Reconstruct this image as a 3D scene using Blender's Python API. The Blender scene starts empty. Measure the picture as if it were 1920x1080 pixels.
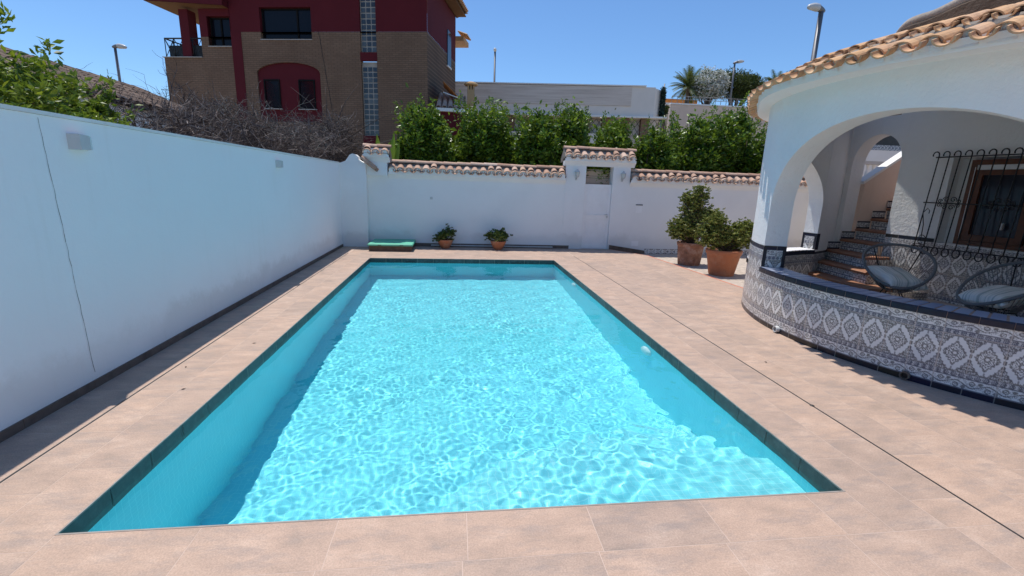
import bpy, math, random
import numpy as np
from mathutils import Vector, Matrix
sc = bpy.context.scene
COL = sc.collection
R = math.radians
rnd = random.Random(7)
SUN = Vector((-0.151, 0.249, 1.0)).normalized()      # towards the sun

# ------------------------------------------------------------------ mesh helper
class MB:
    def __init__(s): s.v = []; s.f = []; s.sm = []
    def quad(s, a, b, c, d, smooth=False):
        n = len(s.v); s.v += [tuple(a), tuple(b), tuple(c), tuple(d)]; s.f.append((n, n+1, n+2, n+3)); s.sm.append(smooth)
    def poly(s, pts, smooth=False):
        n = len(s.v); s.v += [tuple(p) for p in pts]; s.f.append(tuple(range(n, n+len(pts)))); s.sm.append(smooth)
    def mesh(s, vs, fs, smooth=False):
        n = len(s.v); s.v += [tuple(p) for p in vs]
        for f in fs: s.f.append(tuple(i+n for i in f)); s.sm.append(smooth)
    def box(s, x0, x1, y0, y1, z0, z1):
        s.mesh([(x0,y0,z0),(x1,y0,z0),(x1,y1,z0),(x0,y1,z0),(x0,y0,z1),(x1,y0,z1),(x1,y1,z1),(x0,y1,z1)],
               [(0,3,2,1),(4,5,6,7),(0,1,5,4),(1,2,6,5),(2,3,7,6),(3,0,4,7)])
    def obox(s, c, ax, ay, az):
        c, ax, ay, az = map(Vector, (c, ax, ay, az)); vs = []
        for k in (-1, 1):
            for i, j in ((-1,-1),(1,-1),(1,1),(-1,1)): vs.append(c+ax*i+ay*j+az*k)
        s.mesh(vs, [(0,3,2,1),(4,5,6,7),(0,1,5,4),(1,2,6,5),(2,3,7,6),(3,0,4,7)])
    def bevbox(s, x0, x1, y0, y1, z0, z1, b):
        # box with chamfered vertical and top edges
        def ring(z, i):
            return [(x0+i+b,y0+i,z),(x1-i-b,y0+i,z),(x1-i,y0+i+b,z),(x1-i,y1-i-b,z),(x1-i-b,y1-i,z),(x0+i+b,y1-i,z),(x0+i,y1-i-b,z),(x0+i,y0+i+b,z)]
        vs = ring(z0,0)+ring(z1-b,0)+ring(z1,b); fs = [tuple(range(7,-1,-1))]
        for k in (0,1):
            for i in range(8): j=(i+1)%8; fs.append((k*8+i,k*8+j,(k+1)*8+j,(k+1)*8+i))
        fs.append(tuple(range(16,24))); s.mesh(vs, fs)
    def tube(s, pts, rad, seg=8, closed=False, caps=True, smooth=True):
        pts = [Vector(p) for p in pts]; n = len(pts)
        if not hasattr(rad, '__len__'): rad = [rad]*n
        vs = []; prev = None
        for i, p in enumerate(pts):
            if closed: t = pts[(i+1)%n]-pts[i-1]
            else: t = pts[min(i+1,n-1)]-pts[max(i-1,0)]
            if t.length < 1e-9: t = Vector((0,0,1))
            t.normalize()
            if prev is None:
                u = t.orthogonal().normalized()
            else:
                u = prev - t*prev.dot(t)
                u = u.normalized() if u.length > 1e-6 else t.orthogonal().normalized()
            prev = u; w = t.cross(u)
            for k in range(seg):
                a = 2*math.pi*k/seg; vs.append(p+(u*math.cos(a)+w*math.sin(a))*rad[i])
        fs = []
        for i in range(n if closed else n-1):
            j = (i+1) % n
            for k in range(seg):
                l = (k+1) % seg; fs.append((i*seg+k, i*seg+l, j*seg+l, j*seg+k))
        if caps and not closed:
            fs.append(tuple(range(seg-1,-1,-1))); fs.append(tuple(range((n-1)*seg, n*seg)))
        s.mesh(vs, fs, smooth)
    def lathe(s, prof, c=(0,0,0), seg=28, smooth=True):
        vs = []; fs = []; n = len(prof)
        for r, z in prof:
            for k in range(seg):
                a = 2*math.pi*k/seg; vs.append((c[0]+r*math.cos(a), c[1]+r*math.sin(a), c[2]+z))
        for i in range(n-1):
            for k in range(seg):
                l = (k+1)%seg; fs.append((i*seg+k, i*seg+l, (i+1)*seg+l, (i+1)*seg+k))
        s.mesh(vs, fs, smooth)
    def build(s, name, mat, parent=None, local=False, sharp=None):
        me = bpy.data.meshes.new(name)
        v = s.v
        if parent is not None and not local:
            o = Vector((0,0,0)); q = parent
            while q is not None: o += q.location; q = q.parent
            v = [(a[0]-o.x, a[1]-o.y, a[2]-o.z) for a in v]
        me.from_pydata([tuple(p) for p in v], [], s.f)
        me.polygons.foreach_set('use_smooth', s.sm)
        if mat is not None: me.materials.append(mat)
        me.update()
        ob = bpy.data.objects.new(name, me); COL.objects.link(ob)
        if parent is not None: ob.parent = parent
        return ob

def npmesh(name, V, F, mat, parent=None, smooth=False, color=None):
    """V (n,3), F (m,3|4) arrays"""
    V = np.asarray(V, dtype=np.float32)
    if parent is not None:
        o = Vector((0,0,0)); q = parent
        while q is not None: o += q.location; q = q.parent
        V = V - np.array(o, dtype=np.float32)
    me = bpy.data.meshes.new(name); F = np.asarray(F, dtype=np.int32); k = F.shape[1]
    me.vertices.add(len(V)); me.vertices.foreach_set('co', V.ravel())
    me.loops.add(F.size); me.loops.foreach_set('vertex_index', F.ravel())
    me.polygons.add(len(F)); me.polygons.foreach_set('loop_start', np.arange(0, F.size, k, dtype=np.int32))
    me.polygons.foreach_set('use_smooth', np.full(len(F), smooth))
    me.update(calc_edges=True); me.validate()
    if color is not None:
        a = me.color_attributes.new('glaze', 'FLOAT_COLOR', 'POINT')
        c = np.ones((len(V), 4), dtype=np.float32); c[:, :3] = color; a.data.foreach_set('color', c.ravel())
    if mat is not None: me.materials.append(mat)
    ob = bpy.data.objects.new(name, me); COL.objects.link(ob)
    if parent is not None: ob.parent = parent
    return ob

def tag(o, label=None, cat=None, group=None, kind=None):
    if label: o['label'] = label
    if cat: o['category'] = cat
    if group: o['group'] = group
    if kind: o['kind'] = kind
    return o
def thing(name, label, cat, loc=(0,0,0), group=None, rz=0):
    o = bpy.data.objects.new(name, None); COL.objects.link(o); o.location = loc; o.rotation_euler = (0,0,rz)
    o.empty_display_size = .1
    return tag(o, label, cat, group)
def copy_tree(o, parent=None):
    c = o.copy(); COL.objects.link(c); c.parent = parent
    for ch in [x for x in bpy.data.objects if x.parent == o]: copy_tree(ch, c)
    return c

# ------------------------------------------------------------------ materials
class N:
    def __init__(s, name):
        s.m = bpy.data.materials.new(name); s.m.use_nodes = True; s.t = s.m.node_tree; s.p = s.t.nodes['Principled BSDF']
    def n(s, typ, **kw):
        nd = s.t.nodes.new('ShaderNode'+typ)
        for k, v in kw.items():
            if k in nd.inputs: nd.inputs[k].default_value = v
            else: setattr(nd, k, v)
        return nd
    def l(s, a, b): s.t.links.new(a, b)
    def ramp(s, fac, stops):
        r = s.n('ValToRGB'); e = r.color_ramp.elements
        while len(e) > 1: e.remove(e[0])
        e[0].position = stops[0][0]; e[0].color = (*stops[0][1], 1)
        for p, c in stops[1:]:
            x = e.new(p); x.color = (*c, 1)
        s.l(fac, r.inputs[0]); return r.outputs[0]
    def mix(s, fac, a, b, mode='MIX'):
        m = s.n('MixRGB', blend_type=mode)
        for i, x in enumerate((fac, a, b)):
            if hasattr(x, 'is_linked') or hasattr(x, 'links'): s.l(x, m.inputs[i])
            elif isinstance(x, tuple): m.inputs[i].default_value = (*x, 1)
            else: m.inputs[i].default_value = x
        return m.outputs[0]
    def bump(s, h, strength=.3, dist=.01, prev=None):
        b = s.n('Bump'); b.inputs['Strength'].default_value = strength; b.inputs['Distance'].default_value = dist
        s.l(h, b.inputs['Height'])
        if prev is not None: s.l(prev, b.inputs['Normal'])
        s.l(b.outputs[0], s.p.inputs['Normal']); return b.outputs[0]
    def coord(s): return s.n('NewGeometry').outputs['Position']
    def noise(s, scale, detail=4, rough=.55, vec=None):
        x = s.n('TexNoise'); x.inputs['Scale'].default_value = scale; x.inputs['Detail'].default_value = detail; x.inputs['Roughness'].default_value = rough
        s.l(vec if vec is not None else s.coord(), x.inputs['Vector']); return x.outputs['Fac']

def simple(name, c, rough=.6, var=.12, nscale=6, bump=0, bscale=60, metal=0, spec=.5, coat=0, bdist=.004):
    k = N(name); k.p.inputs['Roughness'].default_value = rough; k.p.inputs['Metallic'].default_value = metal
    k.p.inputs['Specular IOR Level'].default_value = spec; k.p.inputs['Coat Weight'].default_value = coat
    n = k.noise(nscale, 5, .6)
    a = tuple(max(0, x*(1-var)) for x in c); b = tuple(min(1, x*(1+var)) for x in c)
    k.l(k.ramp(n, [(.3, a), (.7, b)]), k.p.inputs['Base Color'])
    if bump: k.bump(k.noise(bscale, 3, .6), bump, bdist)
    return k.m

def stucco(name, c, bump=.4, bscale=45, dirt=.1, bdist=.006, drip=0):
    k = N(name); k.p.inputs['Roughness'].default_value = .85; k.p.inputs['Specular IOR Level'].default_value = .25
    pos = k.coord()
    big = k.noise(1.1, 5, .6)
    base = k.ramp(big, [(.3, tuple(x*(1-dirt) for x in c)), (.65, c)])
    if drip:
        mp = k.n('Mapping'); mp.inputs['Scale'].default_value = (5, 5, .35); k.l(pos, mp.inputs[0])
        st = k.noise(1.6, 5, .65, mp.outputs[0])
        r = k.ramp(st, [(.56, (0,0,0)), (.78, (drip, drip, drip))])
        base = k.mix(r, base, tuple(x*f for x, f in zip(c, (.72,.68,.6))))
    if name.startswith(('garden_wall','far_wall')):
        sz = k.n('SeparateXYZ'); k.l(pos, sz.inputs[0]); gn = k.noise(3.5, 6, .7)
        ad = k.n('Math', operation='MULTIPLY_ADD'); k.l(gn, ad.inputs[0]); ad.inputs[1].default_value = -.55; k.l(sz.outputs['Z'], ad.inputs[2])
        base = k.mix(k.ramp(ad.outputs[0], [(0,(.22,.22,.22)),(.14,(0,0,0))]), base, (.40,.36,.31))
        pn = k.noise(.55, 3, .5); base = k.mix(k.ramp(pn, [(.50,(0,0,0)),(.56,(.5,.5,.5))]), base, tuple(x*.955 for x in c))
    k.l(base, k.p.inputs['Base Color'])
    b1 = k.bump(k.noise(bscale/7, 4, .6), min(1, bump*.8), bdist*2.5)
    k.bump(k.noise(bscale, 6, .65), bump, bdist, b1)
    return k.m

def island_color(k, stops):
    g = k.n('NewGeometry'); return k.ramp(g.outputs['Random Per Island'], stops)

M = {}
M['wall_white'] = stucco('garden_wall_paint', (.89,.90,.90), .35, 30, .03, .005, .16)
M['wall_far'] = stucco('far_wall_paint', (.85,.85,.84), .3, 30, .07, .006, 0)
M['mortar_dark'] = stucco('weathered_mortar', (.34,.30,.26), .7, 50, .6, .01, .4)
M['house_white'] = stucco('house_render', (.84,.84,.82), .6, 26, .06, .014, .08)
M['soffit'] = stucco('soffit_render', (.84,.83,.80), .15, 30, .04)
M['mortar'] = stucco('mortar', (.42,.41,.38), .6, 60, .25)
M['coping_white'] = stucco('coping_paint', (.80,.79,.76), .2, 40, .12, .004, .5)
def deck_mat():
    k = N('stone_deck'); k.p.inputs['Roughness'].default_value = .62; k.p.inputs['Specular IOR Level'].default_value = .35
    g = k.n('NewGeometry'); isl = g.outputs['Random Per Island']
    m = k.n('Math', operation='MULTIPLY'); m.inputs[1].default_value = 37.0; k.l(isl, m.inputs[0])
    va = k.n('VectorMath', operation='ADD'); k.l(g.outputs['Position'], va.inputs[0]); k.l(m.outputs[0], va.inputs[1])
    mp = k.n('Mapping'); mp.inputs['Scale'].default_value = (1.0, 1.7, 1); mp.inputs['Rotation'].default_value = (0,0,.5); k.l(va.outputs[0], mp.inputs[0])
    n1 = k.noise(3.4, 8, .68, mp.outputs[0])
    c1 = k.ramp(n1, [(.28, (.315,.238,.188)), (.42, (.402,.288,.222)), (.55, (.452,.322,.246)), (.70, (.52,.38,.295))])
    mp2 = k.n('Mapping'); mp2.inputs['Scale'].default_value = (1.2,4.0,1); mp2.inputs['Rotation'].default_value = (0,0,-.35); k.l(va.outputs[0], mp2.inputs[0])
    n2 = k.noise(3.2, 7, .72, mp2.outputs[0])
    c2 = k.mix(k.ramp(n2, [(.49,(0,0,0)),(.66,(.72,.72,.72))]), c1, (.31,.245,.21))
    n4 = k.noise(4.0, 5, .7, mp.outputs[0])
    c2 = k.mix(k.ramp(n4, [(.58,(0,0,0)),(.74,(.16,.16,.16))]), c2, (.56,.35,.23))
    n3 = k.noise(120, 4, .75)
    c3 = k.mix(.42, c2, k.ramp(n3, [(.35,(.30,.30,.30)),(.65,(.72,.72,.72))]), 'OVERLAY')
    tint = k.ramp(isl, [(0,(.88,.89,.90)),(.18,(.95,.95,.95)),(.6,(1.0,.99,.98)),(1,(1.03,1.0,.97))])
    c4 = k.mix(1.0, c3, tint, 'MULTIPLY')
    k.l(c4, k.p.inputs['Base Color']); k.bump(n3, .15, .002)
    return k.m
M['deck'] = deck_mat()
M['grout'] = simple('grout', (.55,.42,.34), .9, .15, 8)
M['skirting'] = simple('skirting_tile', (.125,.088,.068), .6, .3, 9, .2)
M['slot'] = simple('slot_steel', (.025,.022,.02), .5, .3, 9)
M['waterline'] = (lambda k: (k.p.inputs.__getitem__('Roughness').__setattr__('default_value', .5), k.l(k.mix(k.ramp(k.noise(16,6,.7), [(.45,(0,0,0)),(.75,(.6,.6,.6))]), island_color(k, [(0,(.035,.040,.038)),(1,(.075,.08,.075))]), (.15,.16,.15)), k.p.inputs['Base Color']), k.bump(k.noise(90,4,.7), .25, .004), k.m)[-1])(N('waterline_stone'))
M['trim_steel'] = simple('pool_edge_trim', (.30,.26,.225), .6, .2, 9)
def mosaic(name, c, g):
    k = N(name); k.p.inputs['Roughness'].default_value = .35
    pos = k.coord(); sx = k.n('SeparateXYZ'); k.l(pos, sx.inputs[0])
    # grid lines every 0.05 m on the axis across each face
    def line(o):
        a = k.n('Math', operation='MULTIPLY'); a.inputs[1].default_value = 20; k.l(o, a.inputs[0])
        b = k.n('Math', operation='FRACT'); k.l(a.outputs[0], b.inputs[0])
        d = k.n('Math', operation='SUBTRACT'); d.inputs[1].default_value = .5; k.l(b.outputs[0], d.inputs[0])
        e = k.n('Math', operation='ABSOLUTE'); k.l(d.outputs[0], e.inputs[0])
        f = k.n('Math', operation='GREATER_THAN'); f.inputs[1].default_value = .455; k.l(e.outputs[0], f.inputs[0]); return f.outputs[0]
    ge = k.n('NewGeometry'); sn = k.n('SeparateXYZ'); k.l(ge.outputs['True Normal'], sn.inputs[0])
    tot = None
    for ax in ('X','Y','Z'):
        ab = k.n('Math', operation='ABSOLUTE'); k.l(sn.outputs[ax], ab.inputs[0])
        lt = k.n('Math', operation='LESS_THAN'); lt.inputs[1].default_value = .5; k.l(ab.outputs[0], lt.inputs[0])
        mu = k.n('Math', operation='MULTIPLY'); k.l(lt.outputs[0], mu.inputs[0]); k.l(line(sx.outputs[ax]), mu.inputs[1])
        if tot is None: tot = mu.outputs[0]
        else:
            mx = k.n('Math', operation='MAXIMUM'); k.l(tot, mx.inputs[0]); k.l(mu.outputs[0], mx.inputs[1]); tot = mx.outputs[0]
    nn = k.noise(3, 4)
    b = k.ramp(nn, [(.3, tuple(x*.93 for x in c)), (.7, c)])
    k.l(k.mix(tot, b, g), k.p.inputs['Base Color']); return k.m
M['mosaic'] = mosaic('pool_mosaic', (.21,.75,.83), (.30,.80,.86))
M['mosaic_step'] = mosaic('pool_step_mosaic', (.25,.76,.82), (.38,.82,.86))
def terracotta(name, stops, dirt=.5, rough=.8, pale=.5):
    k = N(name); k.p.inputs['Roughness'].default_value = rough; k.p.inputs['Specular IOR Level'].default_value = .25
    base = island_color(k, stops)
    n = k.noise(9, 6, .7)
    d = k.mix(k.ramp(n, [(.48,(0,0,0)),(.68,(dirt,dirt,dirt))]), base, (.13,.105,.085))
    n2 = k.noise(3, 5, .7)
    d = k.mix(k.ramp(n2, [(.5,(0,0,0)),(.75,(pale,pale,pale))]), d, (.52,.36,.26))
    k.l(d, k.p.inputs['Base Color']); k.bump(k.noise(55, 4, .7), .35, .005); return k.m
M['rooftile'] = terracotta('roof_tile_clay', [(0,(.52,.29,.135)),(.4,(.64,.39,.20)),(.75,(.60,.36,.21)),(1,(.70,.48,.29))], .55)
M['walltile'] = terracotta('weathered_tile_clay', [(0,(.43,.25,.17)),(.4,(.55,.36,.26)),(.75,(.52,.33,.235)),(1,(.64,.48,.38))], .45)
M['oldtile'] = terracotta('old_tile_clay', [(0,(.085,.055,.042)),(.5,(.12,.08,.06)),(1,(.17,.115,.085))], .8, .85, .06)
M['step_clay'] = terracotta('step_clay', [(0,(.26,.12,.07)),(1,(.34,.165,.095))], .3, .55)
M['pot'] = terracotta('pot_clay', [(0,(.42,.155,.075)),(1,(.45,.17,.085))], .25, .75)
def oldpot():
    k = N('weathered_pot_clay'); k.p.inputs['Roughness'].default_value = .85
    n = k.noise(6, 7, .7); k.l(k.ramp(n, [(.35,(.20,.10,.065)),(.5,(.36,.17,.10)),(.62,(.44,.27,.20)),(.75,(.50,.42,.36))]), k.p.inputs['Base Color']); k.bump(k.noise(40,4,.7), .3, .004); return k.m
M['pot_old'] = oldpot()
M['soil'] = simple('soil', (.05,.035,.025), .95, .4, 20, .6)
M['lower_paving'] = simple('lower_paving', (.44,.365,.30), .8, .22, 9, .3, 60)
M['red_edge'] = simple('red_edging', (.60,.20,.12), .75, .15, 9)
M['green_lid'] = simple('green_lid', (.11,.46,.30), .55, .12, 9)
M['brown_box'] = simple('box_side', (.13,.075,.05), .75, .3, 12, .2)
M['ground'] = simple('earth', (.30,.24,.17), .95, .3, .8, .5, 8)
M['concrete'] = simple('concrete', (.45,.43,.40), .85, .12, 2, .2, 30)
M['black_tile'] = simple('black_glazed_tile', (.010,.012,.026), .35, .3, 30, spec=.4)
def bluetile():
    k = N('blue_glazed_tile'); k.p.inputs['Roughness'].default_value = .38; k.p.inputs['Coat Weight'].default_value = .3; k.p.inputs['Coat Roughness'].default_value = .25
    k.l(island_color(k, [(0,(.20,.245,.37)),(.5,(.26,.305,.43)),(1,(.34,.385,.50))]), k.p.inputs['Base Color'])
    k.bump(k.noise(14, 3, .5), .12, .004); return k.m
M['blue_tile'] = bluetile()
M['tile_grout'] = simple('tile_grout', (.40,.27,.20), .9, .2, 20)
def azul():
    k = N('painted_tile'); k.p.inputs['Roughness'].default_value = .3; k.p.inputs['Specular IOR Level'].default_value = .45
    a = k.n('VertexColor'); a.layer_name = 'glaze'; k.l(a.outputs[0], k.p.inputs['Base Color']); return k.m
M['azulejo'] = azul()
M['iron'] = simple('black_iron', (.012,.012,.013), .5, .3, 30, spec=.5)
M['wood'] = (lambda k: (k.p.inputs.__getitem__('Roughness').__setattr__('default_value', .45), k.l(k.ramp(k.noise(14, 6, .7), [(.3,(.085,.026,.011)),(.7,(.17,.058,.02))]), k.p.inputs['Base Color']), k.m)[-1])(N('window_wood'))
M['white_paint'] = simple('white_paint', (.86,.86,.86), .45, .04, 5)
M['grey_white'] = simple('grey_white_plastic', (.55,.56,.55), .5, .08, 8)
def glass(name, c, rough=.03, spec=.8):
    k = N(name); k.p.inputs['Base Color'].default_value = (*c, 1); k.p.inputs['Roughness'].default_value = rough; k.p.inputs['Specular IOR Level'].default_value = spec
    k.bump(k.noise(1.4, 2, .5), .08, .01); return k.m
M['dark_glass'] = glass('dark_glass', (.008,.009,.014), .12, .18)
M['curtain_glass'] = glass('curtained_glass', (.022,.024,.034), .06, .35)
M['lamp_glass'] = simple('lantern_glass', (.62,.66,.62), .2, .05, 9)
M['grey_cord'] = simple('grey_cord', (.17,.18,.19), .55, .12, 30)
M['chair_steel'] = simple('chair_steel', (.02,.02,.022), .4, .2, 20, metal=.3)
def cushion():
    k = N('striped_cotton'); k.p.inputs['Roughness'].default_value = .9; k.p.inputs['Specular IOR Level'].default_value = .15
    tc = k.n('TexCoord'); sp = k.n('SeparateXYZ'); k.l(tc.outputs['Object'], sp.inputs[0])
    nz = k.n('TexNoise'); nz.noise_dimensions = '1D'; nz.inputs['Scale'].default_value = 26; nz.inputs['Detail'].default_value = 1; k.l(sp.outputs['Y'], nz.inputs['W'])
    k.l(k.ramp(nz.outputs['Fac'], [(.38,(.50,.57,.55)),(.45,(.72,.76,.73)),(.52,(.88,.89,.86)),(.60,(.84,.86,.83)),(.68,(.58,.65,.62))]), k.p.inputs['Base Color'])
    k.bump(k.noise(240, 2, .6), .25, .002); return k.m
M['cushion'] = cushion()
def leafmat(name, stops, trans=.22, rough=.45):
    k = N(name); k.p.inputs['Roughness'].default_value = rough; k.p.inputs['Specular IOR Level'].default_value = .36
    c = island_color(k, stops); k.l(c, k.p.inputs['Base Color'])
    tr = k.n('BsdfTranslucent'); k.l(k.mix(.5, c, (.25,.35,.03)), tr.inputs[0])
    ms = k.n('MixShader'); ms.inputs[0].default_value = trans
    out = k.t.nodes['Material Output']; k.l(k.p.outputs[0], ms.inputs[1]); k.l(tr.outputs[0], ms.inputs[2]); k.l(ms.outputs[0], out.inputs[0]); return k.m
M['leaf_hedge'] = leafmat('glossy_green_leaf', [(0,(.025,.055,.008)),(.4,(.07,.135,.014)),(.75,(.14,.24,.022)),(1,(.24,.34,.035))], .28, .36)
M['leaf_lemon'] = leafmat('lemon_leaf', [(0,(.035,.07,.012)),(.4,(.09,.16,.018)),(.75,(.19,.27,.025)),(1,(.33,.36,.03))], .3, .42)
M['leaf_succ'] = leafmat('succulent_leaf', [(0,(.07,.09,.02)),(.5,(.17,.20,.04)),(.85,(.29,.30,.08)),(1,(.42,.38,.13))], .12, .4)
M['leaf_bowl'] = leafmat('bowl_leaf', [(0,(.03,.06,.015)),(.6,(.08,.12,.025)),(1,(.19,.19,.05))], .12, .4)
M['leaf_dark'] = leafmat('pine_needle', [(0,(.018,.03,.010)),(.6,(.04,.065,.014)),(1,(.09,.11,.02))], .1, .6)
M['leaf_white'] = leafmat('white_blossom', [(0,(.04,.08,.02)),(.16,(.06,.10,.03)),(.18,(.60,.60,.57)),(1,(.74,.74,.71))], .15, .6)
M['palm_leaf'] = leafmat('palm_leaflet', [(0,(.04,.06,.02)),(.6,(.09,.12,.035)),(1,(.20,.20,.07))], .15, .5)
M['banana_leaf'] = leafmat('broad_leaf', [(0,(.16,.28,.02)),(1,(.25,.36,.03))], .35, .4)
M['bark'] = simple('bark', (.12,.085,.06), .9, .35, 20, .6, 40)
def twig():
    k = N('dead_twig'); k.p.inputs['Roughness'].default_value = .85; k.l(island_color(k, [(0,(.035,.024,.022)),(.5,(.085,.062,.056)),(.85,(.17,.135,.12)),(1,(.36,.31,.28))]), k.p.inputs['Base Color']); return k.m
M['twig'] = twig()
def brick():
    k = N('brown_brick'); k.p.inputs['Roughness'].default_value = .9; k.p.inputs['Specular IOR Level'].default_value = .2
    tc = k.n('TexCoord'); b = k.n('TexBrick'); mp = k.n('Mapping'); mp.inputs['Rotation'].default_value = (R(90),0,0)
    k.l(tc.outputs['Object'], mp.inputs[0]); k.l(mp.outputs[0], b.inputs[0])
    b.inputs['Scale'].default_value = 1; b.inputs['Brick Width'].default_value = .26; b.inputs['Row Height'].default_value = .075; b.inputs['Mortar Size'].default_value = .011
    b.inputs['Color1'].default_value = (.225,.138,.09,1); b.inputs['Color2'].default_value = (.265,.165,.108,1); b.inputs['Mortar'].default_value = (.15,.10,.068,1)
    n = k.noise(.9, 4); c = k.mix(1.0, b.outputs[0], k.ramp(n, [(.3,(.82,.80,.80)),(.7,(1,1,1))]), 'MULTIPLY')
    k.l(c, k.p.inputs['Base Color']); k.bump(b.outputs['Fac'], -.4, .006); return k.m
M['brick'] = brick()
M['red_paint'] = stucco('dark_red_paint', (.115,.012,.018), .3, 25, .12)
M['orange_paint'] = stucco('ochre_soffit_paint', (.20,.105,.045), .2, 25, .1)
def glassblock():
    k = N('glass_block'); k.p.inputs['Roughness'].default_value = .15; k.l(island_color(k, [(0,(.03,.036,.045)),(.8,(.055,.062,.072)),(1,(.11,.12,.12))]), k.p.inputs['Base Color']); return k.m
M['glass_block'] = glassblock()
M['frame_dark'] = simple('dark_window_frame', (.012,.011,.011), .85, .2, 9, spec=.15)
M['ochre'] = stucco('ochre_chimney', (.52,.34,.18), .3, 25, .15)
M['block_grout'] = simple('block_grout', (.42,.38,.33), .8, .1, 8)
def boarded():
    k = N('boarded_concrete'); k.p.inputs['Roughness'].default_value = .85
    tc = k.n('TexCoord'); mp = k.n('Mapping'); mp.inputs['Scale'].default_value = (.25,.25,6.5); k.l(tc.outputs['Object'], mp.inputs[0])
    n = k.noise(1.3, 4, .7, mp.outputs[0]); k.l(k.ramp(n, [(.3,(.50,.42,.36)),(.5,(.66,.57,.50)),(.7,(.76,.68,.61))]), k.p.inputs['Base Color']); return k.m
M['boarded'] = boarded()
M['warm_render'] = stucco('warm_render', (.78,.72,.66), .2, 20, .08)
M['peach_render'] = stucco('peach_render', (.72,.56,.45), .4, 30, .12, .008, .3)  # retaining wall's own peach; on the stair wall it paints warm bounce
M['terrace_brown'] = stucco('weathered_parapet', (.125,.085,.06), .8, 18, .6, .03)
M['old_rim'] = stucco('weathered_rim', (.46,.40,.34), .8, 30, .45, .012)
M['galv'] = simple('galvanised_steel', (.17,.17,.18), .5, .1, 9, metal=.4)
M['lamp_head'] = simple('lamp_head_grey', (.48,.48,.47), .4, .1, 9)
M['green_screen'] = simple('green_screen', (.008,.032,.022), .8, .35, 5, .6, 12)
M['orange_awning'] = simple('orange_awning', (.62,.22,.05), .8, .2, 6)
M['bamboo'] = simple('bamboo', (.33,.27,.2), .8, .3, 30)
def fencemat():
    k = N('slat_cladding'); k.p.inputs['Roughness'].default_value = .85
    sx = k.n('SeparateXYZ'); k.l(k.coord(), sx.inputs[0]); w = k.n('Math', operation='MULTIPLY'); w.inputs[1].default_value = 5.2; k.l(sx.outputs['Z'], w.inputs[0])
    f = k.n('Math', operation='FRACT'); k.l(w.outputs[0], f.inputs[0])
    k.l(k.ramp(f.outputs[0], [(0,(.25,.17,.13)),(.10,(.72,.56,.46)),(1,(.76,.60,.50))]), k.p.inputs['Base Color']); return k.m
M['slats'] = fencemat()

# ------------------------------------------------------------------ barrel roof tile
def tile(mb, p, d, up, length, r0, r1, cover=True, th=.014, seg=9):
    """half-round tile: p = centre of its lower end, d = direction up the slope, r0 radius at the lower end"""
    d = Vector(d).normalized(); up = Vector(up); up = (up-d*up.dot(d)).normalized(); s = d.cross(up); p = Vector(p)
    sg = 1 if cover else -1
    vs = []
    for L, r in ((0, r0), (length, r1)):
        for rr in (r, r-th):
            for k in range(seg+1):
                a = math.pi*k/seg
                vs.append(p+d*L+s*(rr*math.cos(a))+up*(sg*rr*math.sin(a)*.85))
    n = seg+1; fs = []
    for k in range(seg):
        fs += [(k, k+1, 2*n+k+1, 2*n+k), (n+k, 3*n+k, 3*n+k+1, n+k+1), (k, n+k, n+k+1, k+1), (2*n+k, 2*n+k+1, 3*n+k+1, 3*n+k)]
    fs += [(0, 2*n, 3*n, n), (n-1, 2*n-1, 4*n-1, 3*n-1)]
    mb.mesh(vs, fs, False)

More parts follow.
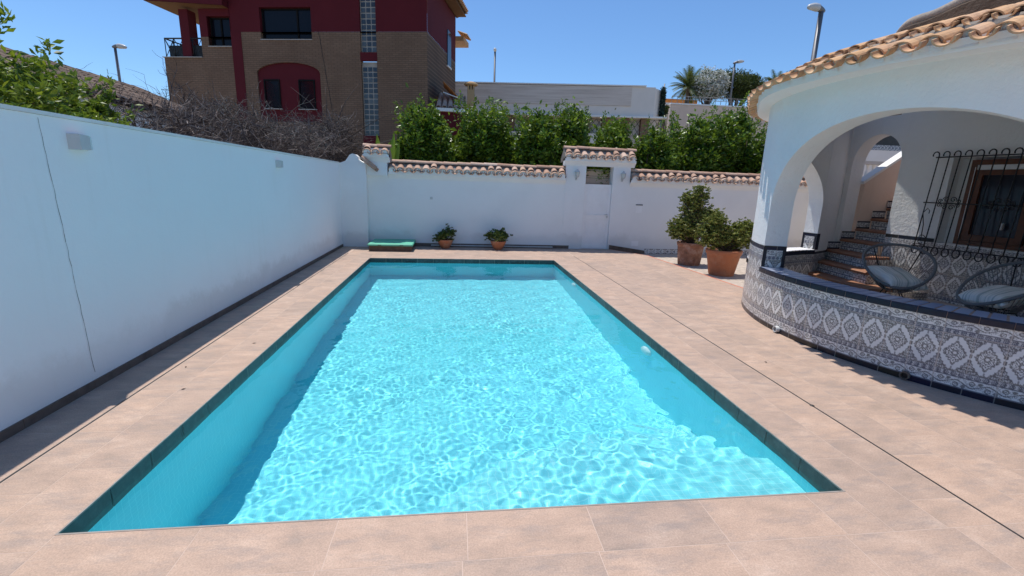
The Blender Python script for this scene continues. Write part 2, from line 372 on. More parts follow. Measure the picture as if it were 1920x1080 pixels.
def coping_run(x0, x1, y, zlow, parent, yback=None, ztop=None, mat='walltile', pitch=.208, depth=.3, name='tile_coping'):
    """tile coping on a wall along X whose front face is at y; front slope faces -Y"""
    ztop = ztop if ztop is not None else zlow+.34
    mb = MB(); mo = MB(); wh = MB(); yf = y-.13; yr = y+.12
    n = max(1, round((x1-x0)/pitch)); p = (x1-x0)/n
    c0, c1 = zlow+.095, ztop-.125                 # height of the tile centre line at the lip and at the ridge
    sl = Vector((0, yr-yf, c1-c0)); L = sl.length; d = sl/L; up = Vector((0,-d.z,d.y))
    for i in range(n):
        xc = x0+p*(i+.5); j = rnd.uniform(-.012,.012); k = rnd.uniform(-.008,.008)
        tile(mb, (xc+k, yf+j+.02, c0+.004), d, up, L*.93, .088, .070, True)
        if rnd.random() < .3: tile(mb, (xc+k, yf+j+.07, c0+.072), d, up, L*.6, .080, .070, True)
        pts = [(xc+k+.076*math.cos(a*math.pi/8), yf+j+.03, c0+.066*math.sin(a*math.pi/8)) for a in range(9)]+[(xc+k-.076, yf+j+.04, zlow-.01), (xc+k+.076, yf+j+.04, zlow-.01)]
        wh.mesh(pts+[(q[0], q[1]+.1, q[2]+.04) for q in pts], [tuple(range(10,-1,-1))]+[(a, (a+1)%11, (a+1)%11+11, a+11) for a in range(11)])
    for i in range(n+1):
        xc = x0+p*i
        if i in (0, n): continue
        j = rnd.uniform(-.02,.012)
        tile(mb, (xc, yf-.03+j, c0), d, up, L*.97, .080, .072, False)
    # white cornice sweeping out under the tiles
    prof = [(y-.001,zlow-.13),(y-.02,zlow-.085),(y-.05,zlow-.045),(yf+.045,zlow-.01),(yf+.045,zlow+.045),(yr,zlow+.05)]
    for (ya,za),(yb,zb) in zip(prof, prof[1:]): wh.quad((x0,ya,za),(x1,ya,za),(x1,yb,zb),(x0,yb,zb))
    wh.poly([(x0,q[0],q[1]) for q in prof]+[(x0,yr,zlow-.13)]); wh.poly([(x1,q[0],q[1]) for q in prof]+[(x1,yr,zlow-.13)])
    # weathered mortar bed climbing over the heads of the cover tiles
    m = 60; ph = rnd.uniform(0,6)
    def bz(x, t): return c0+(c1-c0)*t-.035+.098*t+.012*math.sin(x*9+ph)*t*(1-t)*4
    for i in range(m):
        xa, xb = x0+(x1-x0)*i/m, x0+(x1-x0)*(i+1)/m
        for q in range(4):
            t0, t1 = .1+.9*q/4, .1+.9*(q+1)/4
            mo.quad((xa,yf+(yr-yf)*t0,bz(xa,t0)),(xb,yf+(yr-yf)*t0,bz(xb,t0)),(xb,yf+(yr-yf)*t1,bz(xb,t1)),(xa,yf+(yr-yf)*t1,bz(xa,t1)), True)
    for xx in (x0, x1): mo.poly([(xx,yf+.05,zlow),(xx,yf+.05,bz(xx,.15)),(xx,yr,bz(xx,1)),(xx,yr+.3,zlow+.05),(xx,yr+.3,zlow-.05)])
    mo.mesh([(x0,yr,bz(x0,1)),(x1,yr,bz(x1,1)),(x1,yr+.3,zlow+.05),(x0,yr+.3,zlow+.05),(x0,yr+.28,zlow-.05),(x1,yr+.28,zlow-.05)], [(0,1,2,3),(3,2,5,4)])
    # ridge tiles
    xx = x0-.01
    while xx < x1-.02:
        LL = min(.36, x1+.02-xx); tile(mb, (xx, yr, ztop-.075+rnd.uniform(-.006,.006)), (1,0,rnd.uniform(-.012,.012)), (0,0,1), LL+.02, .092, .078, True); xx += .34
    mb.build(name, M[mat], parent); mo.build('mortar_bed', M['mortar_dark'], parent); wh.build('white_cornice', M['wall_far'], parent)

# ================================================================== STRUCTURE
PW, PL, WZ = 4.04, 7.98, -.085     # pool width, length, water level
FY = 9.95                          # face of the far wall
LX = -.95                          # face of the left wall
# ground sheet with the pool cut out
mb = MB(); Bx = 400
def ring(mb, x0,x1,y0,y1, X0,X1,Y0,Y1, z):
    mb.quad((X0,Y0,z),(X1,Y0,z),(X1,y0,z),(X0,y0,z)); mb.quad((X0,y1,z),(X1,y1,z),(X1,Y1,z),(X0,Y1,z))
    mb.quad((X0,y0,z),(x0,y0,z),(x0,y1,z),(X0,y1,z)); mb.quad((x1,y0,z),(X1,y0,z),(X1,y1,z),(x1,y1,z))
ring(mb, -.1, PW+.1, -.1, PL+.1, -Bx, Bx, -Bx, Bx, -.16)
tag(mb.build('ground', M['ground']), kind='structure')
# deck: individual stone slabs over a grout bed
def clip(poly, a, b, c):     # keep a*x+b*y<=c
    out = []
    for i in range(len(poly)):
        p, q = poly[i], poly[(i+1)%len(poly)]; dp = a*p[0]+b*p[1]-c; dq = a*q[0]+b*q[1]-c
        if dp <= 0: out.append(p)
        if dp*dq < 0: t = dp/(dp-dq); out.append((p[0]+t*(q[0]-p[0]), p[1]+t*(q[1]-p[1])))
    return out
edge = [(5.97,9.96),(6.62,8.9),(6.90,3.9)]
def hp(p, q): a, b = (q[1]-p[1]), -(q[0]-p[0]); return (-a, -b, -(a*p[0]+b*p[1]))
H1, H2 = hp(edge[0], edge[1]), hp(edge[1], edge[2])
slabs = MB(); g = .0017
def slab(x0, x1, y0, y1, lower=False):
    poly = [(x0+g,y0+g),(x1-g,y0+g),(x1-g,y1-g),(x0+g,y1-g)]
    if y1 > 3.9:
        for h in (H1, H2):
            poly = clip(poly, *h)
            if len(poly) < 3: return
    slabs.poly([(x,y,0) for x,y in poly])
def cols(xs, y0, y1, ln=.62):
    for i in range(len(xs)-1):
        y = y0-[0,.41,.2,.31,.08][i % 5]*ln/.62
        while y < y1:
            a, b = max(y, y0), min(y+ln, y1)
            if b-a > .03: slab(xs[i], xs[i+1], a, b)
            y += ln
def rows(ys, x0, x1, ln=.63, off=(0,.34,.1,.45,.22)):
    for i in range(len(ys)-1):
        x = x0-off[i%5]
        while x < x1:
            a, b = max(x, x0), min(x+ln, x1)
            if b-a > .03: slab(a, b, ys[i], ys[i+1])
            x += ln
left_x = [-.95,-.90,-.585,-.31,0]; 
cols([-.945,-.60], -.31, FY); cols([-.58,-.31,0], -.31, FY)
right_x = [4.04,4.35,4.655]; cols(right_x, -.31, FY)
cols([4.67,4.975,5.285,5.595,5.905,6.215,6.525,6.835,7.145,7.455,7.765,8.075,8.385,8.695,9.0], -.31, FY)
rows([-.31,0], 0, 4.04); rows([PL,PL+.31,PL+.62,PL+.93,PL+1.24,PL+1.55,FY], 0, 4.04)
rows([-.31-.31*k for k in range(22,-1,-1)], -.945, 9.0)
deckobj = slabs.build('deck', M['deck']); tag(deckobj, kind='structure')
mb = MB()
ring(mb, 0, PW, 0, PL, LX, 9.0, -7.2, 3.9, -.006) if False else None
z = -.0006
mb.poly([(LX,-7.2,z),(9,-7.2,z),(9,0,z),(LX,0,z)]); mb.poly([(LX,0,z),(0,0,z),(0,PL,z),(LX,PL,z)])
mb.poly([(PW,0,z),(9,0,z),(9,3.9,z),(6.90,3.9,z),(6.62,8.9,z),(PW,8.9,z)]); mb.poly([(LX,PL,z),(PW,PL,z),(PW,FY,z),(LX,FY,z)])
mb.poly([(PW,8.9,z),(6.62,8.9,z),(5.97,9.96,z),(PW,9.96,z)])
mb.box(LX,-.005,-7.2,FY,-.15,-.02); mb.box(PW+.005,6.0,-7.2,FY,-.15,-.02); mb.box(0,PW,-7.2,-.005,-.15,-.02); mb.box(0,PW,PL+.005,FY,-.15,-.02)
tag(mb.build('deck_bed', M['grout']), kind='structure')
# lower paving to the right with a red edging strip
mb = MB(); mb.quad((5.9,3.0,-.105),(16,3.0,-.105),(16,FY+.02,-.105),(5.9,FY+.02,-.105))
tag(mb.build('lower_paving', M['lower_paving']), kind='structure')
mb = MB()
for (a, b) in ((edge[0], edge[1]), (edge[1], edge[2])):
    a, b = Vector((*a,0)), Vector((*b,0)); t = (b-a).normalized(); nrm = Vector((t.y,-t.x,0))*-1
    w = .008 if a.y > 9 else .03
    mb.mesh([a+Vector((0,0,.004)), b+Vector((0,0,.004)), b+nrm*w+Vector((0,0,.004)), a+nrm*w+Vector((0,0,.004)), b+nrm*w+Vector((0,0,-.1)), a+nrm*w+Vector((0,0,-.1)), a+Vector((0,0,-.1)), b+Vector((0,0,-.1))], [(0,3,2,1),(3,5,4,2),(0,1,7,6),(5,6,7,4),(0,6,5,3),(1,2,4,7)])
mb.box(6.93, 12, 5.47, 5.52, -.104, -.098)
tag(mb.build('red_kerb_strip', M['red_edge']), kind='structure')
# slot drains
for x0, lab in ((-.597, 'thin dark slot drain in the paving along the left garden wall'), (4.657, 'thin dark slot drain in the paving between pool and porch')):
    mb = MB(); mb.box(x0, x0+.014, -7, 8.65, -.012, .0006); tag(mb.build('slot_drain', M['slot']), lab, 'drain')
mb = MB(); a = math.pi/8
for (x, y) in ((4.663, 1.0),):
    mb.lathe([(0,.004),(.016,.004),(.018,0)], (x,y,0), 12)
tag(mb.build('drain_plug', M['slot']), 'small round black plug on the slot drain right of the pool', 'drain plug')

# pool ------------------------------------------------------------------
pool = thing('pool_basin', 'rectangular swimming pool lined with turquoise mosaic, dark stone band at the waterline', 'pool', (0,0,0))
FZ = -1.45
mb = MB()
mb.quad((0,0,FZ),(PW,0,FZ),(PW,PL,FZ),(0,PL,FZ))
for a, b in (((0,0),(0,PL)),((0,PL),(PW,PL)),((PW,PL),(PW,0)),((PW,0),(0,0))):
    mb.quad((*a,FZ),(*a,-.15),(*b,-.15),(*b,FZ))
shell = mb.build('mosaic_shell', M['mosaic'], pool); shell.cycles.is_caustics_receiver = True
mb = MB(); e = .004
for a, b in (((e,e),(e,PL-e)),((e,PL-e),(PW-e,PL-e)),((PW-e,PL-e),(PW-e,e)),((PW-e,e),(e,e))):
    a, b = Vector(a), Vector(b); n_ = round((b-a).length/.33)
    for i in range(n_):
        p, q = a.lerp(b, (i+.006)/n_), a.lerp(b, (i+.994)/n_); mb.quad((*p,-.151),(*p,-.006),(*q,-.006),(*q,-.151))
b_ = mb.build('waterline_band', M['waterline'], pool); b_.cycles.is_caustics_receiver = True
mb = MB(); mb.box(-.004,.005,-.004,PL+.004,-.007,.002); mb.box(PW-.005,PW+.004,-.004,PL+.004,-.007,.002); mb.box(.005,PW-.005,-.004,.005,-.007,.002); mb.box(.005,PW-.005,PL-.005,PL+.004,-.007,.002)
mb.build('edge_trim', M['trim_steel'], pool)
for i, (ra, rb, zt) in enumerate(((1.15,.62,-.30),(1.60,.98,-.58),(2.05,1.34,-.86),(2.5,1.70,-1.13))):
    mb = MB(); m = 28; c0 = (PW-.0015, .0015); p = 2.6
    def sp(t): return (c0[0]-ra*abs(math.cos(t))**(2/p), c0[1]+rb*abs(math.sin(t))**(2/p))
    rim_ = [sp(math.pi/2*j/m) for j in range(m+1)]
    mb.poly([(*q, zt) for q in rim_]+[(c0[0],c0[1],zt)])
    for q0, q1 in zip(rim_, rim_[1:]): mb.quad((*q1,zt),(*q0,zt),(*q0,FZ),(*q1,FZ))
    st = mb.build('step', M['mosaic_step'], pool); st.cycles.is_caustics_receiver = True
for x in (.86, 3.17):
    mb = MB(); mb.box(x-.11,x+.11,PL-.012,PL-.003,-.098,-.062); s_ = mb.build('skimmer_slot', M['slot'], pool)
    mb = MB(); mb.box(x-.13,x+.13,PL-.009,PL-.0045,-.106,-.055); mb.build('skimmer_frame', M['waterline'], s_)
for y, z_ in ((2.75,-.38),(6.1,-.35)):
    mb = MB(); pr = [(.0,.05),(.05,.048),(.10,.03),(.115,.0)]; seg = 20; vs = []; fs = []
    for r_, h in pr:
        for k in range(seg):
            a = 2*math.pi*k/seg; vs.append((PW-.002-h, y+r_*math.cos(a), z_+r_*math.sin(a)))
    for i in range(3):
        for k in range(seg): l = (k+1)%seg; fs.append((i*seg+k,(i+1)*seg+k,(i+1)*seg+l,i*seg+l))
    mb.mesh(vs, fs, True); l_ = mb.build('pool_light', M['white_paint'], pool); l_.cycles.is_caustics_receiver = True
# water: rippled surface
nx, ny = 480, 950
X, Y = np.meshgrid(np.linspace(.004, PW-.004, nx), np.linspace(.004, PL-.004, ny))
rg = np.random.RandomState(5); gx_ = X[0,1]-X[0,0]; gy_ = Y[1,0]-Y[0,0]
def waves(n, l0, l1, p):
    Z = np.zeros_like(X)
    for i in range(n):
        lam = math.exp(rg.uniform(math.log(l0), math.log(l1))); a = rg.normal(-.9, 1.5); kk = 2*math.pi/lam
        Z += lam**p*np.sin(kk*(X*np.cos(a)+Y*np.sin(a)) + rg.uniform(0, 6.28) + .8*np.sin(1.3*X+1.1*Y+i))
    lap = (np.roll(Z,1,0)+np.roll(Z,-1,0)-2*Z)[2:-2,2:-2]/gy_**2+(np.roll(Z,1,1)+np.roll(Z,-1,1)-2*Z)[2:-2,2:-2]/gx_**2
    return Z/lap.std()           # unit mean curvature
corner = np.exp(-(((X-3.25)/.95)**2+((Y-.6)/1.0)**2)); near = np.exp(-(Y/2.6)**2)
tex = 1+.35*np.sin(2.3*X+1.7*np.sin(1.9*Y+.5))*np.sin(2.1*Y+1.5*np.sin(2.7*X))
Zw = (waves(220, .05, .14, 1.25)*(.66+.50*near)+waves(60, .2, .6, 1.6)*(.22+.15*near))*tex+waves(80, .08, .22, 1.4)*3.1*corner
V = np.stack([X, Y, Zw+WZ], -1).reshape(-1, 3); ii = np.arange(nx*ny).reshape(ny, nx)
F = np.stack([ii[:-1,:-1], ii[:-1,1:], ii[1:,1:], ii[1:,:-1]], -1).reshape(-1, 4)
k = N('pool_water'); k.t.nodes.remove(k.p); gl = k.n('BsdfGlass'); gl.inputs['IOR'].default_value = 1.333; gl.inputs['Roughness'].default_value = 0; gl.inputs['Color'].default_value = (.93,1,.995,1)
k.l(gl.outputs[0], k.t.nodes['Material Output'].inputs[0])
w = npmesh('water', V, F, k.m, smooth=True); w.cycles.is_caustics_caster = True; tag(w, kind='structure')

# small debris on the deck
for i, (x, y) in enumerate(((-.28,1.55),(-.18,2.6),(-.5,2.0),(3.4,-.62),(4.9,1.9))):
    mb = MB(); a = rnd.uniform(0,3); dx, dy = math.cos(a)*.022, math.sin(a)*.022
    mb.mesh([(x-dx,y-dy,.002),(x+dy*.35,y-dx*.35,.008),(x+dx,y+dy,.003),(x-dy*.35,y+dx*.35,.006)], [(0,1,2,3)])
    tag(mb.build('fallen_leaf', M['bark']), ['small dry leaf on the deck left of the pool, nearest','dry leaf on the deck left of the pool, farther along','dry leaf at the slot drain beside the left wall','tiny dry leaf on the slabs at the near right pool corner','tiny dry leaf on the slabs below the tiled porch'][i], 'leaf', 'dry leaves scattered on the deck')

# ================================================================== GARDEN WALLS
lw = thing('garden_wall', 'long plain white rendered garden wall in shade down the left side of the pool', 'wall', (LX,0,0))
mb = MB(); mb.box(LX-.2, LX, -8, FY-.25, -.1, 2.0); mb.build('wall_body', M['wall_white'], lw)
mb = MB(); mb.box(LX-.225, LX+.012, -8, FY-.26, 2.002, 2.028); mb.build('coping', M['coping_white'], lw)
mb = MB(); 
y = -8
while y < FY-.3: mb.box(LX+.0005, LX+.013, y+.002, min(y+.6, FY-.26)-.002, -.001, .062); y += .6
mb.build('skirting', M['skirting'], lw)
# hairline expansion joint
mb = MB(); yy = 1.55; zz = 1.98; pts = []
while zz > .08: pts.append((LX+.0015, yy+rnd.uniform(-.004,.004), zz)); zz -= .06; yy += .0028
for p, q in zip(pts, pts[1:]):
    wd = rnd.uniform(.0018,.0048); mb.quad((p[0],p[1]-wd/2,p[2]),(p[0],p[1]+wd/2,p[2]),(q[0],q[1]+wd/2,q[2]),(q[0],q[1]-wd/2,q[2]))
mb.build('expansion_joint', simple('joint_dark', (.17,.16,.15), .9, .3, 30), lw)
for i, (y, zc, lab) in enumerate(((1.85,1.845,'grey plastic wedge wall lamp near the camera end of the left wall'),(5.78,1.835,'small grey wedge wall lamp farther along the left wall'))):
    t = thing('wall_lamp', lab, 'wall lamp', (LX,y,zc), 'wall lamps on the left wall')
    mb = MB(); mb.mesh([(LX,y-.09,zc-.055),(LX+.075,y-.075,zc-.055),(LX+.075,y+.02,zc-.05),(LX,y+.02,zc-.055),(LX,y-.09,zc+.055),(LX+.075,y-.075,zc+.055),(LX+.075,y+.02,zc+.05),(LX,y+.02,zc+.055)],
        [(0,3,2,1),(4,5,6,7),(0,1,5,4),(1,2,6,5),(2,3,7,6)]); mb.build('housing', M['grey_white'], t)
    mb = MB(); mb.mesh([(LX,y+.021,zc-.052),(LX+.07,y+.021,zc-.048),(LX+.04,y+.085,zc-.048),(LX,y+.09,zc-.052),(LX,y+.021,zc+.052),(LX+.07,y+.021,zc+.048),(LX+.04,y+.085,zc+.048),(LX,y+.09,zc+.052)],
        [(0,3,2,1),(4,5,6,7),(0,1,5,4),(1,2,6,5),(2,3,7,6)]); mb.build('diffuser', M['lamp_glass'], t)
# corner pier with a curved shoulder and tile cap
cp = thing('corner_pier', 'white corner pier with rounded shoulder and small clay tile cap where the two walls meet', 'pier', (-.65,9.7,0))
mb = MB(); mb.box(-1.15,-.33,9.7,10.2,-.1,2.0); 
prof = [(-.98,2.0),(-.90,2.02),(-.80,2.06),(-.74,2.14),(-.70,2.20),(-.63,2.235),(-.56,2.22),(-.51,2.17),(-.49,2.10),(-.33,2.0)]
n = len(prof); mb.mesh([(x,9.7,z) for x,z in prof]+[(x,9.95,z) for x,z in prof], [tuple(range(n))[::-1], tuple(range(n,2*n))]+[(i,i+1,n+i+1,n+i) for i in range(n-1)])
mb.build('pier_body', M['wall_far'], cp)
mb = MB(); mb.box(-.35,.16,9.8,10.15,1.75,2.38); mb.build('pillar_top', M['wall_far'], cp)
coping_run(-.40, .22, 9.80, 2.19, cp, ztop=2.50, name='tile_cap')
mb = MB()
tile(mb, (-.10,9.72,1.90), (-.32,-.01,.26), (0,-.4,1), .42, .07, .06, True); tile(mb, (-.14,9.66,1.93), (-.30,-.01,.24), (0,-.4,1), .36, .06, .055, True); tile(mb, (-.05,9.74,1.87), (-.32,0,.24), (0,-.4,1), .3, .065, .06, False)
mb.build('sloping_tiles', M['walltile'], cp)
# far walls
fl = thing('garden_wall', 'white end wall with clay tile coping between the corner pier and the gateway', 'wall', (2.4,FY,0))
mb = MB(); mb.box(-.33,4.66,FY,FY+.24,-.1,1.83); mb.build('wall_body', M['wall_far'], fl)
coping_run(.17, 4.655, FY, 1.80, fl, ztop=2.15)
mb = MB(); x = .75
while x < 4.85: mb.box(x+.002, min(x+.6,4.85)-.002, FY-.013, FY-.0005, -.001, .085); x += .6
mb.build('skirting', M['skirting'], fl)
mb = MB(); mb.box(1.2,4.4,FY-.06,FY-.014,.028,.052); tag(mb.build('conduit', M['grey_white']), 'thin pale conduit lying along the foot of the end wall behind the bowl planters', 'pipe')
fr = thing('garden_wall', 'white end wall with clay tile coping right of the gateway, blue patterned tiles at its foot', 'wall', (9,FY,0))
mb = MB(); mb.box(6.40,16,FY,FY+.24,-.2,1.83); mb.build('wall_body', M['wall_far'], fr)
coping_run(6.405, 13.5, FY, 1.80, fr, ztop=2.15)
mb = MB(); mb.mesh([(5.97,FY-.025,-.10),(6.98,FY-.045,-.2),(6.98,FY-.045,-.02),(5.97,FY-.045,.12),(5.97,FY-.0005,-.10),(6.98,FY-.0005,-.2),(6.98,FY-.0005,-.02),(5.97,FY-.0005,.12)],
    [(0,1,2,3),(3,2,6,7),(0,3,7,4),(1,5,6,2)]); mb.build('skirting', M['skirting'], fr)
dado_far = True
# gateway
gt = thing('gateway', 'white walled gateway with its own small tile roof around a white door', 'gateway', (5.53,FY,0))
GX0, GX1 = 4.66, 6.40; DX0, DX1 = 5.20, 5.93
mb = MB(); yf = FY-.012
mb.box(GX0,DX0,yf,FY+.24,-.1,2.40); mb.box(DX1,GX1,yf,FY+.24,-.2,2.40); mb.box(DX0,DX1,yf,FY+.24,2.21,2.40)
mb.build('wall_body', M['wall_far'], gt)
coping_run(GX0-.06, GX1+.10, yf, 2.29, gt, ztop=2.66, name='tile_roof')
dr = MB(); yd = yf+.07
dr.box(DX0+.004,DX1-.004,yd,yd+.04,0.002,1.70); d_ = dr.build('door', M['white_paint'], gt)
mb = MB()
for x0, x1, z0, z1 in ((DX0+.004,DX0+.075,0.003,1.71),(DX1-.075,DX1-.004,0.003,1.71),(DX0+.075,DX1-.075,1.62,1.71),(DX0+.075,DX1-.075,.80,.90),(DX0+.075,DX1-.075,.003,.09)):
    mb.box(x0,x1,yd-.016,yd-.0005,z0,z1)
mb.box(DX0+.004,DX1-.004,yd-.03,yd-.017,.895,.912); mb.build('door_frame', M['white_paint'], d_)
mb = MB()
x = DX0+.10
while x < DX1-.1: mb.box(x, x+.038, yd-.008, yd-.0006, .10, .79); mb.box(x, x+.038, yd-.008, yd-.0006, .91, 1.61); x += .05
mb.build('door_slats', M['white_paint'], d_)
mb = MB(); mb.box(DX1-.085,DX1-.055,yd-.05,yd-.017,.84,.90); mb.tube([(DX1-.07,yd-.05,.93),(DX1-.14,yd-.055,.93)], .009, 8); mb.box(DX1-.082,DX1-.06,yd-.045,yd-.017,.915,.945); mb.build('handle', M['grey_white'], d_)
for x, lab in ((4.94,'small white wall lantern left of the gateway door'),(6.18,'small white wall lantern right of the gateway door')):
    t = thing('wall_lantern', lab, 'lantern', (x,yf,1.95), 'lanterns either side of the gateway')
    mb = MB(); c = (x,yf-.085,0)
    mb.lathe([(.0,2.075),(.018,2.07),(.022,2.05),(.075,2.01),(.078,2.0),(.0,2.0)], c, 6, False); mb.lathe([(.0,1.865),(.03,1.87),(.05,1.885),(.045,1.89),(0,1.89)], c, 6, False)
    for k_ in range(6):
        a = math.pi/3*k_; mb.tube([(x+.046*math.cos(a),yf-.085+.046*math.sin(a),1.888),(x+.064*math.cos(a),yf-.085+.064*math.sin(a),2.0)], .0045, 4)
    mb.tube([(x,yf-.085,1.865),(x,yf-.085,1.84),(x,yf-.04,1.82),(x,yf-.005,1.86)], .007, 6); mb.box(x-.025,x+.025,yf-.008,yf-.0005,1.80,1.92)
    mb.build('lantern_frame', M['grey_white'], t)
    mb = MB(); mb.lathe([(.040,1.89),(.058,1.998)], c, 6, False); mb.build('glass', M['lamp_glass'], t)
mb = MB(); mb.box(6.64,6.81,FY-.006,FY-.0005,1.00,1.20); t = mb.build('letterbox', M['white_paint']); tag(t, 'flush white letterbox plate with a dark slot on the wall right of the door', 'letterbox')
mb = MB(); mb.box(6.63,6.82,FY-.012,FY-.0065,1.20,1.222); mb.build('slot', M['slot'], t)
mb = MB(); mb.box(6.60,6.79,FY-.006,FY-.0005,.10,.24); tag(mb.build('access_panel', M['white_paint']), 'small white access panel low on the wall right of the door', 'panel')
mb = MB(); mb.box(1.18,1.245,FY-.012,FY-.0005,1.20,1.265); mb.box(1.195,1.23,FY-.018,FY-.0125,1.215,1.25); tag(mb.build('wall_socket', M['grey_white']), 'small white socket box on the end wall above the left bowl planter', 'socket')
mb = MB(); mb.box(-.24,.50,FY-.006,FY-.0005,.22,.50); tag(mb.build('access_panel', M['wall_far']), 'wide flush white hatch in the end wall behind the green lidded box', 'panel')
# pump housing
pb = thing('pump_box', 'low brown box with a green lid in the far left corner by the pool', 'box', (.3,9.4,0))
mb = MB(); mb.box(-.19,.78,8.97,9.90,0,.13); mb.build('box_sides', M['brown_box'], pb)
mb = MB(); mb.bevbox(-.22,.82,8.93,9.93,.131,.178,.015); mb.build('lid', M['green_lid'], pb)
for k_ in (0,1):
    mb = MB(); mb.tube([(.02+.5*k_,8.925,.15),(.10+.5*k_,8.925,.15)], .008, 6); mb.build('hinge', M['slot'], pb)

# ------------------------------------------------------------------ foliage helpers
def leaves(center, n, size, seed, radii=(1,1,1), clumps=24, spread=.28, shell=.5, shape='leaf', up=.3, zmin=None, asp=.42, clear=None):
    r = np.random.RandomState(seed); c = np.array(center, float); rad = np.array(radii, float)
    d = r.normal(size=(clumps,3)); d /= np.linalg.norm(d, axis=1)[:,None]
    rr = (shell+(1-shell)*r.rand(clumps))[:,None]
    cc = d*rr*(1-spread*.6)
    w = r.rand(clumps)+.5; idx = r.choice(clumps, n, p=w/w.sum())
    p = cc[idx]+r.normal(size=(n,3))*spread*(0.5+.7*r.rand(clumps))[idx][:,None]*.6
    p = c+p*rad
    if zmin is not None: p = p[p[:,2] > zmin]
    return leaf_mesh(p, size, r, up, asp)
def leaf_mesh(p, size, r, up=.3, asp=.42, dirs=None):
    n = len(p)
    if dirs is None:
        t = r.normal(size=(n,3)); t[:,2] = np.abs(t[:,2])*up*2+r.normal(size=n)*.4
    else: t = dirs
    t /= np.linalg.norm(t,axis=1)[:,None]
    b = np.cross(t, r.normal(size=(n,3))); b /= np.linalg.norm(b,axis=1)[:,None]+1e-9
    nn = np.cross(t, b); s = size*(.6+.7*r.rand(n))[:,None]
    v0 = p; v1 = p+t*s*.5+b*s*asp*.5-nn*s*.06; v2 = p+t*s; v3 = p+t*s*.5-b*s*asp*.5-nn*s*.06
    V = np.stack([v0,v1,v2,v3],1).reshape(-1,3); i = np.arange(n)*4
    F = np.concatenate([np.stack([i,i+1,i+2],1), np.stack([i,i+2,i+3],1)]); return V, F
def joinVF(L):
    V = []; F = []; o = 0
    for v, f in L: V.append(v); F.append(f+o); o += len(v)
    return np.concatenate(V), np.concatenate(F)
def stems(mb, base, tips, r0=.03, r1=.006, bend=.12, seg=5, rr=rnd):
    for tp in tips:
        a = Vector(base); b = Vector(tp); pts = []; L = (b-a).length
        o = Vector((rr.uniform(-1,1), rr.uniform(-1,1), rr.uniform(-.3,.5)))*bend*L
        for i in range(6):
            t = i/5; pts.append(a.lerp(b, t)+o*math.sin(math.pi*t)*.6+Vector((rr.uniform(-1,1),rr.uniform(-1,1),0))*.02*L*(0<i<5))
        mb.tube(pts, [r0+(r1-r0)*i/5 for i in range(6)], seg)

# ------------------------------------------------------------------ planted pots
def succulent(c, radii, tips, seed, lump):
    """rosette leaves gathered at branch tips"""
    r = np.random.RandomState(seed); P = []; D = []
    for t in tips:
        for j in range(lump):
            q = np.array(t)+r.normal(size=3)*.045
            m = 9
            ang = r.rand()*6.28+np.arange(m)*2.4
            el = r.uniform(.15,1.1,m)
            d = np.stack([np.cos(ang)*np.cos(el), np.sin(ang)*np.cos(el), np.sin(el)],1)
            P.append(np.repeat(q[None],m,0)); D.append(d)
    P = np.concatenate(P); D = np.concatenate(D)
    return leaf_mesh(P, .052, r, dirs=D, asp=.5)
def bowl(x, y, lab, seed):
    t = thing('bowl_planter', lab, 'planter', (x,y,0), 'bowl planters at the foot of the end wall')
    mb = MB(); mb.lathe([(0,0),(.09,0),(.10,.012),(.145,.08),(.185,.165),(.20,.205),(.205,.225),(.19,.228),(.18,.20),(.15,.14)], (x,y,0), 28); mb.build('pot', M['pot'], t)
    mb = MB(); mb.lathe([(0,.19),(.185,.185)], (x,y,0), 20); mb.build('soil', M['soil'], t)
    r = np.random.RandomState(seed); tips = []
    for i in range(75):
        a = r.rand()*6.28; q = math.sqrt(r.rand())*.27; h = .41-.95*q*q*1.6+r.normal()*.03
        if seed == 3: h = (.42+.06*math.cos(a))-q*.5+r.normal()*.03
        tips.append((x+q*math.cos(a), y+q*math.sin(a)*.7, max(.22,h)))
    V, F = succulent((x,y,.3), None, tips, seed, 3); npmesh('foliage', V, F, M['leaf_bowl'], t)
    mb = MB(); stems(mb, (x,y,.18), tips[::3], .009, .004, .1, 4); mb.build('stem', M['bark'], t)
bowl(1.57, 9.66, 'terracotta bowl of green succulents, left of the two along the end wall', 3)
bowl(2.91, 9.55, 'terracotta bowl of green succulents, nearer the gate', 4)
def bigpot(x, y, lab, seed, pm, rt, rb, h, lumps, z0=-.105):
    t = thing('potted_shrub', lab, 'potted plant', (x,y,z0), 'large potted succulents beside the porch')
    mb = MB(); mb.lathe([(0,0),(rb,0),(rb+.01,.02),(rb+(rt-rb)*.8,h*.8),(rt-.015,h*.82),(rt,h*.84),(rt+.012,h*.97),(rt,h),(rt-.03,h),(rt-.05,h-.06)], (x,y,z0), 36); mb.build('pot', M[pm], t)
    mb = MB(); mb.lathe([(0,h-.055),(rt-.045,h-.06)], (x,y,z0), 24); mb.build('soil', M['soil'], t)
    r = np.random.RandomState(seed); tips = []
    for (cx, cz, rx, rz, n) in lumps:
        for i in range(n):
            d = r.normal(size=3); d /= np.linalg.norm(d); q = r.rand()**.45
            p = (x+cx+d[0]*q*rx, y+d[1]*q*rx*.8, z0+cz+d[2]*q*rz)
            if p[2] < z0+h*.85 and math.hypot(p[0]-x,p[1]-y) < rt+.02: continue
            tips.append(p)
    V, F = succulent(None, None, tips, seed, 3); npmesh('foliage', V, F, M['leaf_succ'], t)
    mb = MB(); base = (x,y,z0+h-.05); stems(mb, base, [tips[i] for i in range(0,len(tips),5)], .018, .005, .10, 4); mb.build('stem', M['bark'], t)
